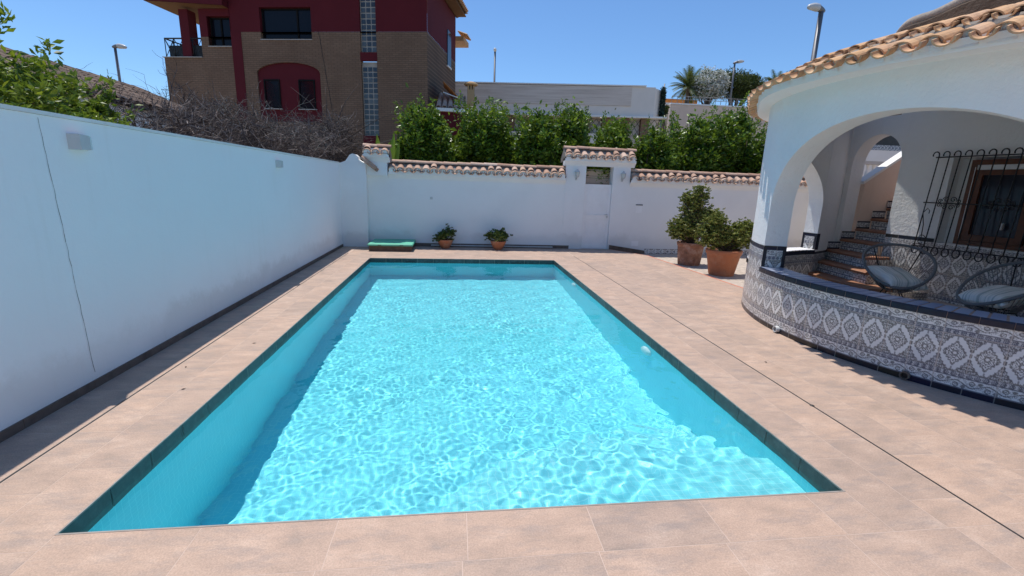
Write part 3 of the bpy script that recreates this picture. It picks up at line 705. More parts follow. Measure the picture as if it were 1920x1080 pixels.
bigpot(7.42, 8.28, 'tall bushy succulent in a weathered clay pot beside the end wall', 11, 'pot_old', .31, .245, .54,
       [(-.02,.90,.50,.30,260),(-.38,.80,.26,.22,90),(-.05,1.35,.30,.32,130),(.10,1.62,.20,.20,60),(-.22,1.55,.16,.14,30),(.44,1.15,.24,.22,80)])
bigpot(7.50, 7.02, 'broad low succulent in a clean orange clay pot nearest the porch', 12, 'pot', .355, .245, .545,
       [(-.30,.84,.32,.26,190),(.05,.80,.36,.26,200),(.40,.82,.26,.26,150),(-.28,1.12,.24,.18,100),(.42,1.0,.2,.14,60)])

# ------------------------------------------------------------------ hedge shrubs behind the end wall
def shrub(x, y, zt, rx, lab, seed, n=7000, mat='leaf_hedge', z0=-.16, size=.10, grp='green shrubs behind the end wall', ry=.8):
    t = thing('shrub', lab, 'shrub', (x,y,z0), grp)
    h = zt-z0; r = np.random.RandomState(seed); L = []
    L.append(leaves((x,y,z0+h*.55), int(n*1.15), size*1.25, seed, (rx*1.12,ry,h*.42), 85, .17, .62, asp=.5))
    L.append(leaves((x,y-.12,z0+h*.72), int(n*.42), size*1.2, seed+500, (rx*.80,ry*.9,h*.23), 34, .2, .6, asp=.5))
    L.append(leaves((x,y+.25,z0+h*.42), int(n*.45), size*1.2, seed+700, (rx*1.35,ry*.8,h*.27), 50, .25, .5, asp=.5))
    L.append(leaves((x,y+.05,z0+h*.52), int(n*.28), size*2.3, seed+900, (rx*.9,ry*.6,h*.40), 40, .4, .1, asp=.55))
    # sprays poking out of the top
    P = []
    for i in range(18):
        a = r.uniform(-1,1); bx = x+a*rx*.85; by = y+r.uniform(-.6,.6)*ry; bz = z0+h*(.74+.16*r.rand()); L_ = h*.15*r.uniform(.5,1.1)
        tt = np.linspace(0,1,46)[:,None]; dx = np.array([[r.normal()*.16, r.normal()*.16, 1]])
        P.append(np.array([[bx,by,bz]])+tt*dx*L_+r.normal(size=(46,3))*.06*(1.3-tt))
    L.append(leaf_mesh(np.concatenate(P), size*.95, r, .6))
    V, F = joinVF(L); npmesh('crown', V, F, M[mat], t)
    mb = MB(); tips = [(x+r.uniform(-.7,.7)*rx, y+r.uniform(-.5,.5)*ry, z0+h*r.uniform(.6,.9)) for _ in range(9)]
    stems(mb, (x,y,z0), tips, .05, .008, .08, 5); mb.build('trunk', M['bark'], t)
for i, (x, zt, rx, lab, n) in enumerate(((.95,3.78,.98,'leafy green shrub behind the end wall, leftmost, next to the brick apartment house',9500),
     (2.65,3.92,.98,'leafy green shrub behind the end wall below the small ochre chimney',9500),
     (4.15,3.75,.78,'bushy green shrub behind the end wall between chimney and gateway',8000),
     (5.15,3.95,.62,'narrow leafy green shrub just left of the gateway roof',7000),
     (6.35,3.66,.72,'leafy green shrub directly above the gateway roof',8000),
     (7.60,3.42,.75,'lower leafy shrub behind the wall just right of the gateway',8000),
     (8.85,3.85,.85,'tall leafy shrub behind the wall above the potted plants',10000),
     (10.05,4.22,.95,'tallest leafy shrub behind the wall, next to the porch roof',11000),
     (11.6,3.9,1.0,'dark leafy shrub behind the porch corner',8000))):
    shrub(x, 11.5+.25*math.sin(i*2.1), zt, rx, lab, 40+i, n)
for i, (x, zt, lab) in enumerate(((1.8,3.25,'low dark shrub filling the gap behind the two leftmost shrubs'),(3.5,3.3,'low dark shrub in the second row behind the middle of the end wall coping'),(5.0,3.3,'low dark shrub in the second row left of the gateway roof'),(6.9,3.15,'low dark shrub in the second row right of the gateway roof'),(8.3,3.2,'low dark shrub in the second row above the tall potted succulent'),(9.6,3.6,'dark shrub in the second row near the porch eaves'),(10.9,4.0,'tall dark shrub in the second row right behind the porch eaves'))):
    shrub(x, 12.7, zt, 1.15, lab, 80+i, 6500, ry=.6)
shrub(3.25, 14.5, 4.35, .5, 'olive green bush behind the row of shrubs, beside the chimney', 60, 3500, 'leaf_lemon', size=.09, ry=.5)
shrub(5.9, 14.2, 4.25, .62, 'dense dark bush rising behind the row of shrubs left of the gateway', 61, 6000, 'leaf_dark', size=.09, ry=.6)
# strap leaves by the pier
t = thing('broad_leaf_plant', 'bright green broad leaf plant peeping over the corner pier', 'plant', (.1,10.6,-.16))
for (x, ln, tx, ty) in ((.08,3.0,.28,.1),(-.10,2.95,-.16,.0),(.14,2.8,.35,.3)):
    mb = MB(); vs = []; nseg = 14
    for i in range(nseg+1):
        s = i/nseg; wdt = .004+.075*math.sin(math.pi*min(1,max(0,(s-.62)/.38)))**.7 if s > .62 else .014
        c = Vector((x+tx*.55*s**3, 10.6+ty*s*s, -.16+ln*s)); vs += [c+Vector((-wdt,.01,0)), c+Vector((0,-.015,0)), c+Vector((wdt,.01,0))]
    fs = []
    for i in range(nseg):
        for j in (0,1): fs.append((3*i+j,3*i+j+1,3*i+j+4,3*i+j+3))
    mb.mesh(vs, fs, True); mb.build('leaf', M['banana_leaf'], t)

# lemon tree behind the left wall
lt = thing('citrus_tree', 'yellow green leafy citrus tree overhanging the near end of the left wall', 'tree', (-2.2,2.6,-.16))
L = [leaves((-2.05,2.55,2.32), 5200, .072, 70, (.55,.85,.38), 30, .3, .4), leaves((-2.0,1.8,2.48), 2600, .072, 71, (.5,.40,.38), 18, .3, .3),
     leaves((-1.95,3.35,2.16), 1700, .07, 72, (.42,.42,.30), 14, .28, .3), leaves((-1.95,3.68,2.32), 420, .066, 73, (.15,.15,.20), 8, .3, .3),
     leaves((-1.6,2.35,2.1), 1500, .07, 74, (.35,.8,.2), 12, .3, .3)]
r_ = np.random.RandomState(75)
for (bx,by,bz,ex,ey,ez,n) in ((-2,3.0,2.5,-1.95,3.08,2.78,60),(-2,2.55,2.6,-1.95,2.72,2.93,70),(-2.0,3.7,2.3,-1.95,3.86,2.62,50),(-2,3.9,2.1,-1.9,4.12,2.34,50)):
    tt = r_.rand(n,1); L.append(leaf_mesh(np.array([[bx,by,bz]])+tt*np.array([[ex-bx,ey-by,ez-bz]])+r_.normal(size=(n,3))*.03, .08, r_, .5))
V, F = joinVF(L); npmesh('crown', V, F, M['leaf_lemon'], lt)
mb = MB(); stems(mb, (-2.2,2.6,-.16), [(-2.2,2.6,1.6)], .09, .07, .03, 8); stems(mb, (-2.2,2.6,1.5), [(-2,1.9,2.9),(-2,2.4,2.8),(-1.9,3.3,2.5),(-1.95,3.85,2.6),(-2,4.1,2.3),(-1.6,2.4,2.2),(-2.3,2.9,2.7)], .045, .007, .12, 6); mb.build('trunk', M['bark'], lt)

# dead bramble hedge behind the left wall
def bramble(x, y0, y1, z1, n, seed, lab, tall=()):
    t = thing('dead_bush', lab, 'bush', (x,(y0+y1)/2,-.16), 'dead bushes behind the left wall')
    r = random.Random(seed); mb = MB()
    def twig_(p, d, L, rad, depth):
        pts = [p.copy()]; q = p.copy(); dd = d.copy(); nseg = 3
        for i in range(nseg):
            dd = (dd+Vector((r.gauss(0,.32),r.gauss(0,.32),r.gauss(0,.28)))).normalized(); q = q+dd*(L/nseg)
            if q.x > LX-.27 and q.z < 2.12 and q.y < FY+.2: q.x = LX-.27-r.random()*.1
            pts.append(q.copy())
        mb.tube(pts, [rad*(1-.2*i) for i in range(nseg+1)], 3, caps=False, smooth=False)
        if depth > 0:
            for i in range(r.choice((2,2,3))):
                j = r.randint(1,nseg); nd = (dd+Vector((r.gauss(0,.8),r.gauss(0,.8),r.gauss(.05,.6)))).normalized()
                twig_(pts[j], nd, L*r.uniform(.4,.75), rad*.62, depth-1)
    for i in range(n):
        y = r.uniform(y0,y1); f = z1(y); p = Vector((min(x+r.gauss(0,.4), LX-.35), y, 1.2+(f-.22-1.2)*r.random()**.7))
        d = Vector((r.gauss(0,.8), r.gauss(0,.8), r.uniform(-.2,.8))).normalized(); twig_(p, d, r.uniform(.25,.55), r.uniform(.005,.012), 2)
    for i in range(14):
        y = r.uniform(y0,y1); twig_(Vector((x-.2+r.gauss(0,.15),y,-.16)), Vector((r.gauss(0,.15),r.gauss(0,.15),1)).normalized(), 1.9, .03, 1)
    for (a, b, rad) in tall:
        a, b = Vector(a), Vector(b); m = (a+b)/2+Vector((.0,0,.18)); mb.tube([a, a.lerp(m,.6)+Vector((0,0,.03)), m, b], [rad,rad*.8,rad*.6,rad*.3], 4)
    mb.build('twigs', M['twig'], t)
bramble(-2.2, 4.3, 7.2, lambda y: 2.42+.42*min(1,max(0,(y-4.4)/1.4)), 850, 1, 'grey dead bramble bush behind the left wall, nearest to the citrus tree')
bramble(-2.1, 7.0, 10.6, lambda y: 2.85+.10*math.sin(y*2), 1000, 2, 'grey brown dead bush behind the middle of the left wall below the red house')
bramble(-1.7, 10.6, 13.4, lambda y: 3.0+.45*math.exp(-((y-12.3)/.9)**2), 1100, 3, 'tangled dead bush rising near the corner pier',
        (((-1.6,12,2.9),(-.9,12.2,4.25),.016),((-1.7,11.8,2.8),(-1.75,12,4.1),.014),((-1.5,12.2,2.6),(.9,12.0,3.75),.014),((-1.6,11.6,2.9),(-2.6,11.8,4.0),.012),((-1.2,12.1,3.0),(.4,12.4,3.3),.012),((-1,12.3,2.4),(1.2,11.9,2.9),.01)))

# ================================================================== PORCH AND HOUSE
CX, CY, RO, RI = 8.567, 2.677, 2.87, 2.60
ZT = 2.78; ZW = 2.94; PF = .14                      # soffit height, porch floor
def taper(R_, deg):      # the overhang narrows towards the back of the porch
    if R_ <= 2.9: return R_
    t = max(0, min(1, (178-deg)/30)); t = t*t*(3-2*t); return R_-.23*t*min(1, (R_-2.9)/.35)
def cp_(R_, deg, z=0): a = R(deg); R_ = taper(R_, deg); return (CX+R_*math.cos(a), CY+R_*math.sin(a), z)
def BW(y, off, z): return (9.061+(3.91-y)*.143-off, y-off*.14, z)   # back wall plane, off metres in front of it

def azul_color(s, z, bands):
    """s metres along the wall, z height -> rgb; bands: list of (z0,z1,kind)"""
    W = np.array([.74,.73,.71]); D = np.array([.095,.09,.09]); B = np.array([.085,.092,.125]); Gc = np.array([.50,.44,.39]); K = np.array([.012,.013,.022])
    out = np.tile(W, (len(s),1)); n = np.zeros(len(s), bool)
    def put(mask, col, a=1.0): out[mask] = out[mask]*(1-a)+col*a
    for z0, z1, kind in bands:
        m = (z >= z0) & (z <= z1); 
        if not m.any(): continue
        v = (z-z0)/(z1-z0); 
        if kind == 'black': put(m, K); put(m & ((np.abs(((s/.2) % 1)-.5) > .488)), Gc*.5)
        elif kind == 'diamond':
            u = ((s/.2) % 1)*2-1; w = v*2-1; ax, ay = np.abs(u), np.abs(w); ang = np.arctan2(ay*1.3, ax)
            oval = (ax/1.02)**1.5+(ay/1.0)**1.5+.05*np.sin(ang*22)
            rh = ax/.76+ay/.64+.07*np.sin(ang*16)
            g = np.sin(17*ax+3.2*np.sin(9*ay+1))*np.sin(20*ay+3.0*np.sin(8*ax))
            g2 = np.sin(24*ax+2.4*np.sin(13*ay))*np.sin(21*ay+2.4*np.sin(15*ax+.6))
            put(m & (oval >= 1), D, .25); put(m & (oval >= 1) & (g2 > -.12), D, .85)
            put(m & (np.abs(oval-1) < .06), D, .8)
            put(m & (rh < 1) & (np.abs(g) < .30), D, .9); put(m & (np.abs(rh-1) < .10), D, .75)
            put(m & (rh < .45) & (g > .2), D, .7); put(m & (ax+ay*1.1 < .10), W)
            put(m & (ax < .055) & (ay > .74), D, .7); put(m & (ax > .90) & (ay < .5) & (np.sin(ay*30) > 0), D, .9)
            put(m & ((ax > .962) | (ay > .978)), Gc)
        elif kind == 'flower':
            p = (s/.2) % 1; w = v*2-1; c = .45*np.sin(2*np.pi*p*1.0)
            put(m & (np.abs(w-c) < .11), D, .85)
            for (pc, wc, rr_) in ((.25,-.35,.34),(.75,.35,.34),(.5,.55,.2),(.0,-.55,.2),(1.0,-.55,.2)):
                q = np.hypot((p-pc)*4.2, w-wc); put(m & (np.abs(q-rr_) < .10), D, .8); put(m & (q < .10), D, .8)
            put(m & (np.abs(np.sin(p*2*np.pi*5)*.3+w*.9) < .06), D, .5)
            put(m & (np.sin(31*p*2)*np.sin(w*8+3*np.sin(p*19)) > .45), D, .55); put(m & (np.abs(w) > .88), B, .9); put(m & (((s/.2+.0) % 1) < .02), Gc)
        elif kind == 'blue':
            p = (s/.05) % 1; w = v*2-1; q = np.hypot((p-.5)*2.3, w*1.15)
            put(m, B, .25); put(m & (q < .98), B, .95); put(m & (q < .92) & (np.sin(p*25)*np.sin(w*7+1) > .25), W, .55)
            put(m & (np.abs(w) > .80), B, .75); put(m & (((s/.2) % 1) < .018), Gc)
    tid = np.floor(s/.2)*7.13+np.floor(z/.107)*3.7; hv = np.modf(np.abs(np.sin(tid*12.9898)*43758.5453))[0]
    out *= (.90+.14*hv)[:,None]; out += (np.array([.015,.008,-.01])*(hv[:,None]-.5)*2)
    return np.clip(out, .004, 1)
BAND_P = [(0,.055,'black'),(.055,.15,'flower'),(.15,.195,'blue'),(.195,.515,'diamond'),(.515,.555,'blue'),(.555,.64,'flower'),(.64,.70,'black')]
BAND_C = [(0,.055,'black'),(.055,.15,'flower'),(.15,.195,'blue'),(.195,.515,'diamond'),(.515,.80,'diamond'),(.80,.845,'blue'),(.845,.925,'flower'),(.925,.98,'black')]
BAND_I = [(.0,.18,'flower'),(.18,.225,'blue'),(.225,.545,'diamond'),(.545,.865,'diamond'),(.865,.905,'blue'),(.905,.995,'flower'),(.995,1.05,'black')]
def dado(name, pts, z0, z1, bands, parent, ds=.006, dz=.0055, s0=0, black_sides=False):
    """pts: xy polyline; tile sheet standing just off the wall"""
    P = np.array(pts, float); seg = np.hypot(*np.diff(P, axis=0).T); cs = np.concatenate([[0], np.cumsum(seg)]); Ls = cs[-1]
    ns = max(2, int(Ls/ds)+1); nz = max(2, int((z1-z0)/dz)+1); s = np.linspace(0, Ls, ns); zz = np.linspace(z0, z1, nz)
    xs = np.interp(s, cs, P[:,0]); ys = np.interp(s, cs, P[:,1])
    S, Z = np.meshgrid(s, zz); Vv = np.stack([np.tile(xs,(nz,1)), np.tile(ys,(nz,1)), Z], -1).reshape(-1,3)
    ii = np.arange(ns*nz).reshape(nz, ns); F = np.stack([ii[:-1,:-1], ii[:-1,1:], ii[1:,1:], ii[1:,:-1]], -1).reshape(-1,4)
    c = azul_color(S.ravel()+s0, Z.ravel(), bands)
    if black_sides:
        mk = (S.ravel() < .045) | (S.ravel() > Ls-.045); c[mk] = [.012,.013,.022]
    return npmesh(name, Vv, F, M['azulejo'], parent, color=c)
def arc(R_, a0, a1, n=60): return [cp_(R_, a0+(a1-a0)*i/n)[:2] for i in range(n+1)]

house = thing('house', 'white rendered villa with round arched porch, blue patterned tile dado and clay tile eaves', 'house', (9.0,2.6,0))
# curved arcade wall, columns of vertices
cols_ = []
d_ = 101.0
def arch_z(th):
    if 165 <= th <= 225: t = (th-195)/30; return .66, 1.45+.975*math.sqrt(max(0,1-t*t))
    if 101 <= th <= 150: t = (th-125.5)/24.5; return .66, 1.45+.85*math.sqrt(max(0,1-t*t))
    return None
angs = []
def span(a, b, n): return [a+(b-a)*i/n for i in range(n+1)]
# cosine spacing across the arches keeps the curves round
op1 = [195-30*math.cos(math.pi*i/56) for i in range(57)]; op2 = [125.5-24.5*math.cos(math.pi*i/44) for i in range(45)]
mb = MB()
def wallcell(o0, o1, i0, i1, za, zb, zc=None, zd=None):
    if zc == ZT: zc = zd = ZW
    # outer edge points o, inner i; bottom za (at 0) zb (at 1), top zc zd
    mb.quad((*o0,za),(*o1,zb),(*o1,zd),(*o0,zc), True) ; mb.quad((*i1,zb),(*i0,za),(*i0,zc),(*i1,zd), True)
def strip(ths, opening, floor=-.15):
    for a, b in zip(ths, ths[1:]):
        o0, o1, i0, i1 = cp_(RO,a)[:2], cp_(RO,b)[:2], cp_(RI,a)[:2], cp_(RI,b)[:2]
        if not opening: wallcell(o0,o1,i0,i1,floor,floor,ZT,ZT)
        else:
            s0, t0 = arch_z(a); s1, t1 = arch_z(b)
            wallcell(o0,o1,i0,i1,floor,floor,s0,s1); wallcell(o0,o1,i0,i1,t0,t1,ZT,ZT)
            mb.quad((*o0,t0),(*i0,t0),(*i1,t1),(*o1,t1), True); mb.quad((*o0,s0),(*o1,s1),(*i1,s1),(*i0,s0))
for ths, op in ((op2, True), (span(150,165,8), False), (op1, True), (span(225,262,20), False)): strip(ths, op)
for th in (101,150,165,225):
    o, i = cp_(RO,th)[:2], cp_(RI,th)[:2]; mb.quad((*o,.66),(*i,.66),(*i,1.45),(*o,1.45))
# straight return to the house
oS, iS = cp_(RO,101)[:2], cp_(RI,101)[:2]; oE, iE = (9.0,6.02), (8.80,5.68)
wallcell(oE,oS,iE,iS,-.15,-.15,3.3,3.3)
for a, b in zip(op2, op2[1:]):
    if a < 104: wallcell(cp_(RO,a)[:2],cp_(RO,b)[:2],cp_(RI,a)[:2],cp_(RI,b)[:2],ZW,ZW,3.3,3.3)
mb.build('arcade_wall', M['house_white'], house)
# back wall with archway and window opening
def back_cells(mb, ys, top=True):
    pass
mb = MB(); th = .27
def bwq(y0, y1, z0a, z0b, z1a, z1b, off=0, flip=False):
    q = [BW(y0,off,z0a),BW(y1,off,z0b),BW(y1,off,z1b),BW(y0,off,z1a)]
    mb.quad(*(q[::-1] if flip else q), smooth=False)
ay = [5.19+.40*math.cos(math.pi*i/36) for i in range(37)]      # 5.59 -> 4.79
def az(y): t = (y-5.19)/.40; return 2.20+.46*math.sqrt(max(0,1-t*t))
for off, fl_ in ((0,False),(-th,True)):
    bwq(5.75,5.59,-.15,-.15,ZT+.9,ZT+.9,off,fl_)
    for a, b in zip(ay, ay[1:]): bwq(a,b,az(a),az(b),ZT+.9,ZT+.9,off,fl_)
    bwq(4.79,4.07,-.15,-.15,ZT+.9,ZT+.9,off,fl_); bwq(4.07,2.15,-.15,-.15,.98,.98,off,fl_); bwq(4.07,2.15,2.23,2.23,ZT+.9,ZT+.9,off,fl_); bwq(2.15,-3,-.15,-.15,ZT+.9,ZT+.9,off,fl_)
for a, b in zip(ay, ay[1:]): mb.quad(BW(a,0,az(a)),BW(a,-th,az(a)),BW(b,-th,az(b)),BW(b,0,az(b)), True)
for y in (5.59,4.79): mb.quad(BW(y,0,-.15),BW(y,-th,-.15),BW(y,-th,2.20),BW(y,0,2.20))
for y in (4.07,2.15): mb.quad(BW(y,0,.98),BW(y,-th,.98),BW(y,-th,2.23),BW(y,0,2.23))
for z in (.98,2.23): mb.quad(BW(4.07,0,z),BW(4.07,-th,z),BW(2.15,-th,z),BW(2.15,0,z))
mb.build('back_wall', M['house_white'], house)
# rest of the house body
mb = MB(); mb.mesh([(9.5,4.65,-.1),(10.4,-3,-.1),(15,-3,-.1),(15,4.65,-.1),(9.5,4.65,3.6),(10.4,-3,3.6),(15,-3,3.6),(15,4.65,3.6)], [(0,3,2,1),(4,5,6,7),(0,1,5,4),(1,2,6,5),(2,3,7,6),(3,0,4,7)])
mb.mesh([cp_(RO,262,-.1)[:3], cp_(RO,262,ZT)[:3], BW(-.2,-.2,ZT), BW(-.2,-.2,-.1)], [(0,1,2,3)])
mb.build('house_body', M['house_white'], house)
mb = MB(); mb.poly([(*p,PF) for p in arc(RI+.02,262,101,50)]+[(8.80,5.68,PF),BW(4.7,-.1,PF),BW(-.3,-.1,PF)])
mb.build('porch_floor', simple('porch_floor_tile', (.62,.52,.44), .6, .15, 6), house)
# soffit, fascia and roof cone.  Roof is open over the stair side and cut wider to let more light into the porch
mb = MB(); n = 90
for i in range(n):
    a, b = 110+(262-104-6)*i/n, 110+(262-104-6)*(i+1)/n
    mb.quad(cp_(RO-.002,a,ZT),cp_(3.25,a,2.74),cp_(3.25,b,2.74),cp_(RO-.002,b,ZT), True)
    mb.quad(cp_(3.25,a,2.74),cp_(3.27,a,2.83),cp_(3.27,b,2.83),cp_(3.25,b,2.74), True)
mb.build('soffit', M['soffit'], house)
mb = MB(); zc = lambda r: 2.80+(3.345-r)*.345
for i in range(n):
    a, b = 110+(262-104-6)*i/n, 110+(262-104-6)*(i+1)/n
    mb.quad(cp_(3.265,a,zc(3.265)),cp_(1.5,a,zc(1.5)),cp_(1.5,b,zc(1.5)),cp_(3.265,b,zc(3.265)), True)
mb.quad(cp_(3.265,110,2.82),cp_(1.5,110,zc(1.5)),cp_(1.5,110,2.78),cp_(3.24,110,2.74))
mb.box(8.20,11,-1.5,4.85,3.305,3.42); mb.box(8.72,9.3,4.852,6.1,3.305,3.42); mb.box(8.3,8.719,5.3,6.1,3.305,3.42)  # last box is unseen, added to block a sun strip on the back wall
for i in range(40):
    a, b = 360*i/40, 360*(i+1)/40; mb.poly([cp_(0,0,3.40),cp_(1.5,a,3.40),cp_(1.5,b,3.40)])
mb.build('roof_slab', M['mortar_dark'], house)
mb = MB()
for i in range(n):
    a, b = 110+(262-104-6)*i/n, 110+(262-104-6)*(i+1)/n
    mb.quad(cp_(RI+.01,a,2.93),cp_(1.5,a,3.28),cp_(1.5,b,3.28),cp_(RI+.01,b,2.93), True)
for i in range(40):
    a, b = 360*i/40, 360*(i+1)/40; mb.poly([cp_(0,0,3.285),cp_(1.5,a,3.28),cp_(1.5,b,3.28)])
mb.quad((8.2,-1.5,3.30),(11,-1.5,3.30),(11,4.85,3.30),(8.2,4.85,3.30))
mb.build('ceiling', M['house_white'], house)
tl = MB(); mo = MB(); mr = MB(); st = 0.0610
def eave_course(Rb, r0, r1, L, lift, a0, a1, plug=True):
    k = -40
    while True:
        th_ = 3.673-st*k; k += 1
        if th_ > R(262): continue
        if th_ < R(110.5): break
        j = rnd.uniform(-.012,.012)-(.23*(lambda t: t*t*(3-2*t))(max(0,min(1,(178-math.degrees(th_))/30))) if Rb > 3.2 else 0); jj = rnd.uniform(-.004,.004)
        zz_ = j if j < -.02 else 0
        er = Vector((math.cos(th_+jj), math.sin(th_+jj), 0)); d = (-er+Vector((0,0,.345))).normalized(); up = (Vector((0,0,1))+er*.3).normalized()
        c = Vector((CX,CY,0)) + er*(Rb+j) + Vector((0,0,zc(Rb)+lift))
        tile(tl, c+Vector((0,0,.030)), d, up, L, r0*.84, r1*.86, False, .014)
        th2 = th_+st/2; er = Vector((math.cos(th2), math.sin(th2), 0)); d = (-er+Vector((0,0,.345))).normalized(); up = (Vector((0,0,1))+er*.3).normalized(); side = d.cross(up).normalized()
        c = Vector((CX,CY,0)) + er*(Rb-.10+j+rnd.uniform(-.012,.012)) + Vector((0,0,zc(Rb)+lift+.012))
        tile(tl, c, d, up, L, r0, r1, True, .013)
        if rnd.random() < .45: tile(tl, c+d*.045-Vector((0,0,.016)), d, up, .1, r0*.86, r0*.84, True, .012)
        if plug:
            tgt = mo if Rb > 3.2 else mr
            pts = [c+d*.02+side*(r0*.86*math.cos(a*math.pi/8))+up*(r0*.70*math.sin(a*math.pi/8)) for a in range(9)]
            low = [Vector((*(Vector((CX,CY))+Vector((math.cos(th2+s_*st*.36), math.sin(th2+s_*st*.40)))*(3.262+(j if j < -.02 else 0)))[:], 2.76)) for s_ in (1,-1)] if Rb > 3.2 else []
            tgt.mesh(pts+[q+d*.25 for q in pts], [tuple(range(9)), tuple(range(8,-1,-1))]+[(a, a+1, a+10, a+9) for a in range(8)])
            if low: mo.mesh([pts[0],pts[8],low[0],low[1]], [(0,1,2,3),(3,2,1,0)])
eave_course(3.39, .090, .076, .50, .015, 0, 0)
eave_course(2.93, .084, .070, .42, .075, 0, 0)
eave_course(2.58, .070, .060, .42, .065, 0, 0, False)
eave_course(2.22, .060, .050, .42, .045, 0, 0, False)
eave_course(1.88, .050, .044, .36, .035, 0, 0, False)
for i in range(n):
    a, b = 110+(262-104-6)*i/n, 110+(262-104-6)*(i+1)/n
    for (Ra, Rb2, za, zb) in ((2.95,2.93,.03,.08),(2.93,2.87,.08,.095)):
        mr.quad(cp_(Ra,a,zc(Ra)+za-.02+.008*math.sin(a*9)),cp_(Rb2,a,zc(Rb2)+zb-.02),cp_(Rb2,b,zc(Rb2)+zb-.02),cp_(Ra,b,zc(Ra)+za-.02+.008*math.sin(b*9)), True)
tl.build('roof_tiles', M['rooftile'], house); mo.build('eave_infill', M['house_white'], house); mr.build('mortar_ring', M['mortar_dark'], house)
mb = MB()
for i in range(60):
    a, b = 90+200*i/60, 90+200*(i+1)/60; w0 = .02*math.sin(a*.21); w1 = .02*math.sin(b*.21)
    prof = [(1.66,3.2),(1.64,3.56),(1.58,3.62),(1.48,3.60),(1.45,3.2)]
    for (r0,z0),(r1,z1) in zip(prof, prof[1:]): mb.quad(cp_(r0,a,z0+(w0 if z0>3.5 else 0)),cp_(r0,b,z0+(w1 if z0>3.5 else 0)),cp_(r1,b,z1+(w1 if z1>3.5 else 0)),cp_(r1,a,z1+(w0 if z1>3.5 else 0)), True)
pp_ = mb.build('roof_terrace_parapet', M['terrace_brown'], house)
mb = MB(); mb.tube([cp_(1.57,90+200*i/60,3.625+.02*math.sin((90+200*i/60)*.21)) for i in range(61)], .055, 8); mb.build('rim', M['old_rim'], pp_)
# tile dados
E_ = .0035
dado('parapet_tiles', arc(RO+E_,225,165,130), 0, .64, BAND_P, house, .0055, .0055)
dado('pillar_tiles', arc(RO+E_,164.97,138,60), -.1, .98, BAND_C, house, .0065, .0055, s0=.03)
dado('parapet_tiles', arc(RO+E_,138,103,60), -.1, .66, BAND_C, house, .01, .01)
dado('pillar_tiles', arc(RO+E_,235,225.02,20), 0, .98, BAND_C, house, .008, .008)
jp = [cp_(RO+E_,164.93)[:2], cp_(RI-E_,164.93)[:2]]; jp = [(x,y) for x,y in jp]
o_, i_ = Vector(cp_(RO+E_,165.10)), Vector(cp_(RI-E_,165.10))
dado('pillar_jamb_tiles', [o_[:2], i_[:2]], .70, .98, BAND_C, house, .005, .005, s0=.04, black_sides=True)
dado('pillar_tiles', arc(RI-E_,165.1,150,30), PF, .98, BAND_C, house, .01, .01)
o_, i_ = Vector(cp_(RI-E_,101.12)), Vector(cp_(RO+E_,101.12)); dado('pillar_jamb_tiles', [i_[:2], o_[:2]], .70, .98, BAND_C, house, .006, .006, s0=.04, black_sides=True)
dado('inner_wall_tiles', [*arc(RI-E_,150,101,60), (8.79,5.66)], PF, .66, [(0,.10,'flower'),(.10,.15,'blue'),(.15,.47,'diamond'),(.47,.53,'blue'),(.53,.62,'flower'),(.62,.66,'black')], house, .01, .009)
mb = MB()
for k_ in (101.0,): 
    a_, b_ = cp_(RI-.006,k_+.1,.70), cp_(RI-.006,k_-1.4,.70); mb.quad(a_,b_,(b_[0],b_[1],.98),(a_[0],a_[1],.98)); 
    a_, b_ = cp_(RI-.006,k_+.1,.93), cp_(RI-.006,k_-1.4,.93)
mb.build('black_corner_tiles', M['black_tile'], house)
bwp = lambda y: BW(y,.004,0)[:2]
dado('back_wall_tiles', [bwp(4.785), bwp(4.075)], PF, 1.05, BAND_I, house, .008, .008)
dado('back_wall_tiles', [bwp(4.075), bwp(.5)], PF, .98, BAND_I, house, .008, .008, s0=.71)
dado('back_wall_jamb_tiles', [BW(4.786,-.26,0)[:2], BW(4.786,.004,0)[:2]], PF, 1.05, BAND_I, house, .012, .012)
dado('foot_tiles', [(6.985,FY-.004),(13.4,FY-.004)], -.105, .03, [(-.105,.03,'diamond')], fr, .02, .01)
